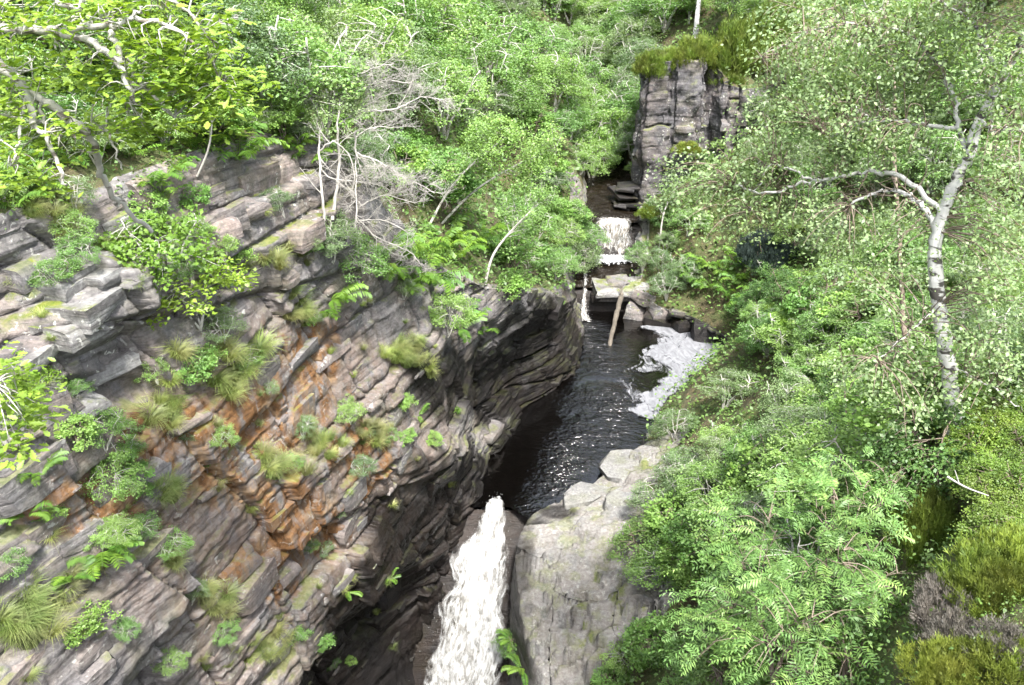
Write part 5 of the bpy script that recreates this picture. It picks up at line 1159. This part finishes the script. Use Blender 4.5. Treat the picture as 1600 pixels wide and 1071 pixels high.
# ---- rowan below the camera
r = np.random.RandomState(51); g = drop(4.2, 9.6); rw = empty('rowan_tree', g, 'rowan with feathery compound leaves at the foot of the heather slope', 'tree'); o = np.array(g)
A = Acc(); B = Acc(); nodes = []
for (px, py, s) in ((1200, 850, 11.6), (1290, 800, 11.4), (1340, 880, 10.4), (1230, 960, 10.6), (1370, 780, 11.2)):
    e_ = np.array(P(px, py, s)); q = smooth_path([o, o * .6 + e_ * .4 + .3 * r.randn(3), o * .3 + e_ * .7 + .15 * r.randn(3), e_], 14); A.tube(q - o, np.linspace(.045, .004, 14), 7); tp = []; twigs(B, (q - o)[4:], .014, 9, .8, r, 1, .1, tp); nodes.append(np.array(tp) + o)
nodes = np.concatenate(nodes)
lv = []
for (cx, cy, rx, ry, n, s) in ((1180, 830, 45, 35, 34, 11.8), (1250, 790, 50, 35, 40, 11.6), (1320, 780, 50, 30, 40, 11.4), (1200, 890, 50, 30, 36, 11.2), (1290, 860, 50, 30, 44, 11), (1350, 840, 40, 40, 34, 10.8), (1170, 940, 50, 35, 32, 11), (1260, 940, 50, 35, 40, 10.6), (1340, 930, 35, 30, 24, 10.4),
                               (1290, 1000, 50, 30, 30, 10.4), (1200, 1010, 50, 35, 30, 10.6), (1380, 760, 35, 30, 24, 11.4), (1300, 730, 45, 25, 26, 11.8), (1370, 880, 25, 25, 16, 10.6), (1240, 1060, 60, 25, 26, 10.4), (1150, 880, 35, 30, 20, 11.5), (1110, 930, 40, 40, 22, 11.6), (1100, 1000, 50, 40, 26, 11.2), (1130, 800, 40, 30, 16, 12.2)):
    for k in range(n):
        c = np.array(P(cx + rx * r.uniform(-1.1, 1.1), cy + ry * r.uniform(-1.1, 1.1), s + r.uniform(-.4, .4)))
        b = nodes[np.argmin(np.linalg.norm(nodes - c, axis=1))]
        if k % 6 == 0: B.tube(smooth_path([b, (b + c) / 2 + np.array([0, 0, .08]), c], 6) - o, np.linspace(.009, .003, 6), 4)
        d = c - b; d[2] *= .2; d = d / (np.linalg.norm(d) + 1e-6) + .8 * r.randn(3) * np.array([1, 1, .3]); d[2] -= .15
        lv.append((c, d))
obj('trunk', A.mesh('rowan_stems', M['brown_bark'], True), rw); obj('twigs', B.mesh('rowan_twigs', M['brown_bark']), rw)['kind'] = 'stuff'
RL = [mkmesh('leaf', w[0], np.array(w[1]), M['rowan_leaf']) for w in ROWANS]; rest = Acc()
for n, i in enumerate(r.permutation(len(lv))):
    c, d = lv[i]; up = np.array([.35 * r.randn(), .35 * r.randn(), 1.0]); R = frames(d[None], up[None])[0]; z = r.uniform(.22, .34)
    if n < 300:
        f = obj('leaf', RL[n % 5], rw); f.location = c - o; f.rotation_euler = Matrix(R.tolist()).to_euler(); f.scale = (z,) * 3
    else: w = ROWANS[n % 5]; rest.add(w[0] @ R.T * z + (c - o), w[1])
obj('foliage', rest.mesh('rowan_foliage', M['rowan_leaf']), rw)['kind'] = 'stuff'

# ---- heather mounds
SPRIG = (np.array([(0, 0, 0), (.05, .3, .03), (0, 1, 0), (-.05, .3, .03), (0, .15, 0), (.22, .45, .1), (.26, .62, .12), (.1, .4, .06), (0, .15, 0), (-.22, .5, .1), (-.26, .66, .12), (-.1, .42, .06), (0, .3, 0), (.02, .6, .25), (0, .75, .28), (-.03, .55, .2)]),
         [(0, 1, 2, 3), (4, 5, 6, 7), (8, 9, 10, 11), (12, 13, 14, 15)])
def mound_mesh(seed, mat, n, size, stems=True):
    r = np.random.RandomState(seed); A = Acc(); nc = 85; v = r.randn(nc, 3); v /= np.linalg.norm(v, axis=1)[:, None]; v[:, 2] = np.abs(v[:, 2])
    lob = 1 + .35 * noise3(v[:, 0] * 2.2, v[:, 1] * 2.2, v[:, 2] * 2.2, seed)
    cc = v * (lob * (.55 + .45 * r.rand(nc) ** .5))[:, None] * np.array([1, 1, .70]); k = r.randint(0, nc, n)
    pos = cc[k] + r.randn(n, 3) * np.array([.085, .085, .10]); d = v[k] * .5 + .30 * r.randn(n, 3); d[:, 2] += 1.0
    A.stamp(SPRIG[0], SPRIG[1], None, pos, frames(d, r.randn(n, 3)), size * (.6 + .8 * r.rand(n)))
    S = Acc()
    for k in range(26):
        e_ = pos[r.randint(n)]; S.tube(smooth_path([(0, 0, -.1), e_ * .45 + .06 * r.randn(3), e_ * .95], 7), np.linspace(.018, .005, 7), 4)
    return A.mesh('shoots', M[mat]), S.mesh('stems', M['brown_bark'])
HE = [mound_mesh(i, 'heather', 4800, .23) for i in range(3)]; HD = [mound_mesh(10 + i, 'heather_dead', 3600, .24) for i in range(2)]
JU = [mound_mesh(20, 'juniper', 5200, .18)]
def mound(lb, px, py, rad, hgt, label, name='heather', cat='heather', loc=None, group=None):
    if loc is None: loc, nn = hit(px, py)
    e = empty(name, Vector(loc) - Vector((0, 0, .1)), label, cat, group, rp.uniform(0, 6.28)); e.scale = (rad, rad * rp.uniform(.85, 1.15), hgt)
    a, b = rp.choice(lb); obj('shoots', a, e); obj('stems', b, e)
for (lb, px, py, rad, hgt, lab, nm) in ((HE, 1450, 840, .55, .75, 'round olive heather bush between the rowan and the bright blaeberry', 'heather'), (HE, 1560, 930, .55, .55, 'yellow green heather bush at the picture edge above the dead heather', 'heather'), (HE, 1590, 900, .6, .6, 'yellow green heather bush furthest towards the picture edge', 'heather'),
        (HE, 1490, 1060, .42, .45, 'yellow green heather at the bottom below the dead grey heather', 'heather'), (HE, 1570, 1050, .45, .4, 'mixed brown and green heather in the lower corner', 'heather'), (HD, 1490, 960, .45, .5, 'dead grey heather beside the dark hollow', 'heather'), (HD, 1520, 1020, .42, .42, 'dead grey heather between the green heather mounds', 'heather'),
        (HD, 1590, 1020, .4, .35, 'brown dying heather in the lower corner', 'heather'), (HD, 1530, 690, .5, .35, 'orange brown dying heather at the foot of the white birch', 'heather'), (HE, 1385, 195, 1.6, 1.3, 'dark olive heather on the bank seen through the birch branches', 'heather'), (HE, 1440, 250, 1.3, 1.1, 'olive heather just behind the leaning birch trunk', 'heather'), (HD, 1420, 275, .9, .8, 'grey dead heather behind the birch fork', 'heather')):
    mound(lb, px, py, rad, hgt, lab, nm, nm)
for (x, y, z, rx, hz, lab) in ((9.6, 60.4, 14.2, 1.3, 1.5, 'heather mound overhanging the near corner of the crag'), (12.4, 60.6, 14.9, 1.5, 1.7, 'broad olive heather mound on top of the crag'), (11.1, 60.1, 14.7, 1.0, 1.2, 'small heather mound at the front of the crag top'), (13.6, 61.2, 14.9, 1.2, 1.2, 'heather mound over the dark cleft of the crag'), (14.9, 60.6, 13.5, 1.0, .9, 'low heather mound on the lower shoulder of the crag'), (15.6, 62.5, 14.2, 2.6, 3.2, 'tall heather mound behind the crag top'), (18.6, 63.5, 15.4, 2.8, 3.4, 'brownish heather mound on the slope above the crag')):
    mound(HE, 0, 0, rx, hz, lab, loc=(x, y, z))
for (px, py, lab) in ((1075, 235, 'small mossy heather tuft halfway down the crag'), (1015, 335, 'yellow moss cushion at the crag foot beside the far fall')):
    q = P(px, py, 57.5); mound(HE, 0, 0, .8, .7, lab, loc=q)
mound(JU, 1195, 410, 1.7, 2.2, 'dark bluish juniper bush on the bank across the pool', 'juniper', 'juniper')
# low blaeberry and dead twigs spread over the near slope
cover('blaeberry_carpet', G3, tR, 3.6, 6.3, 1600, .06, 'blaeberry', 'bright green blaeberry carpet on the near bank under the white birch', 203, per=32, rad=.2, ymin=5, ymax=14)
A = Acc(); r = np.random.RandomState(77)
tb = P(1480, 745, 9.5); tw = empty('dead_branch', tb, 'pale dead branch lying on the heather below the white birch', 'branch')
q = smooth_path([np.zeros(3), np.array(P(1510, 762, 9.4) - tb), np.array(P(1545, 775, 9.3) - tb)], 10); A.tube(q, np.linspace(.014, .006, 10), 6)
q2 = smooth_path([q[3], np.array(P(1492, 735, 9.4) - tb)], 5); A.tube(q2, np.linspace(.008, .004, 5), 5); obj('wood', A.mesh('dead_branch', M['silver_bark'], True), tw)
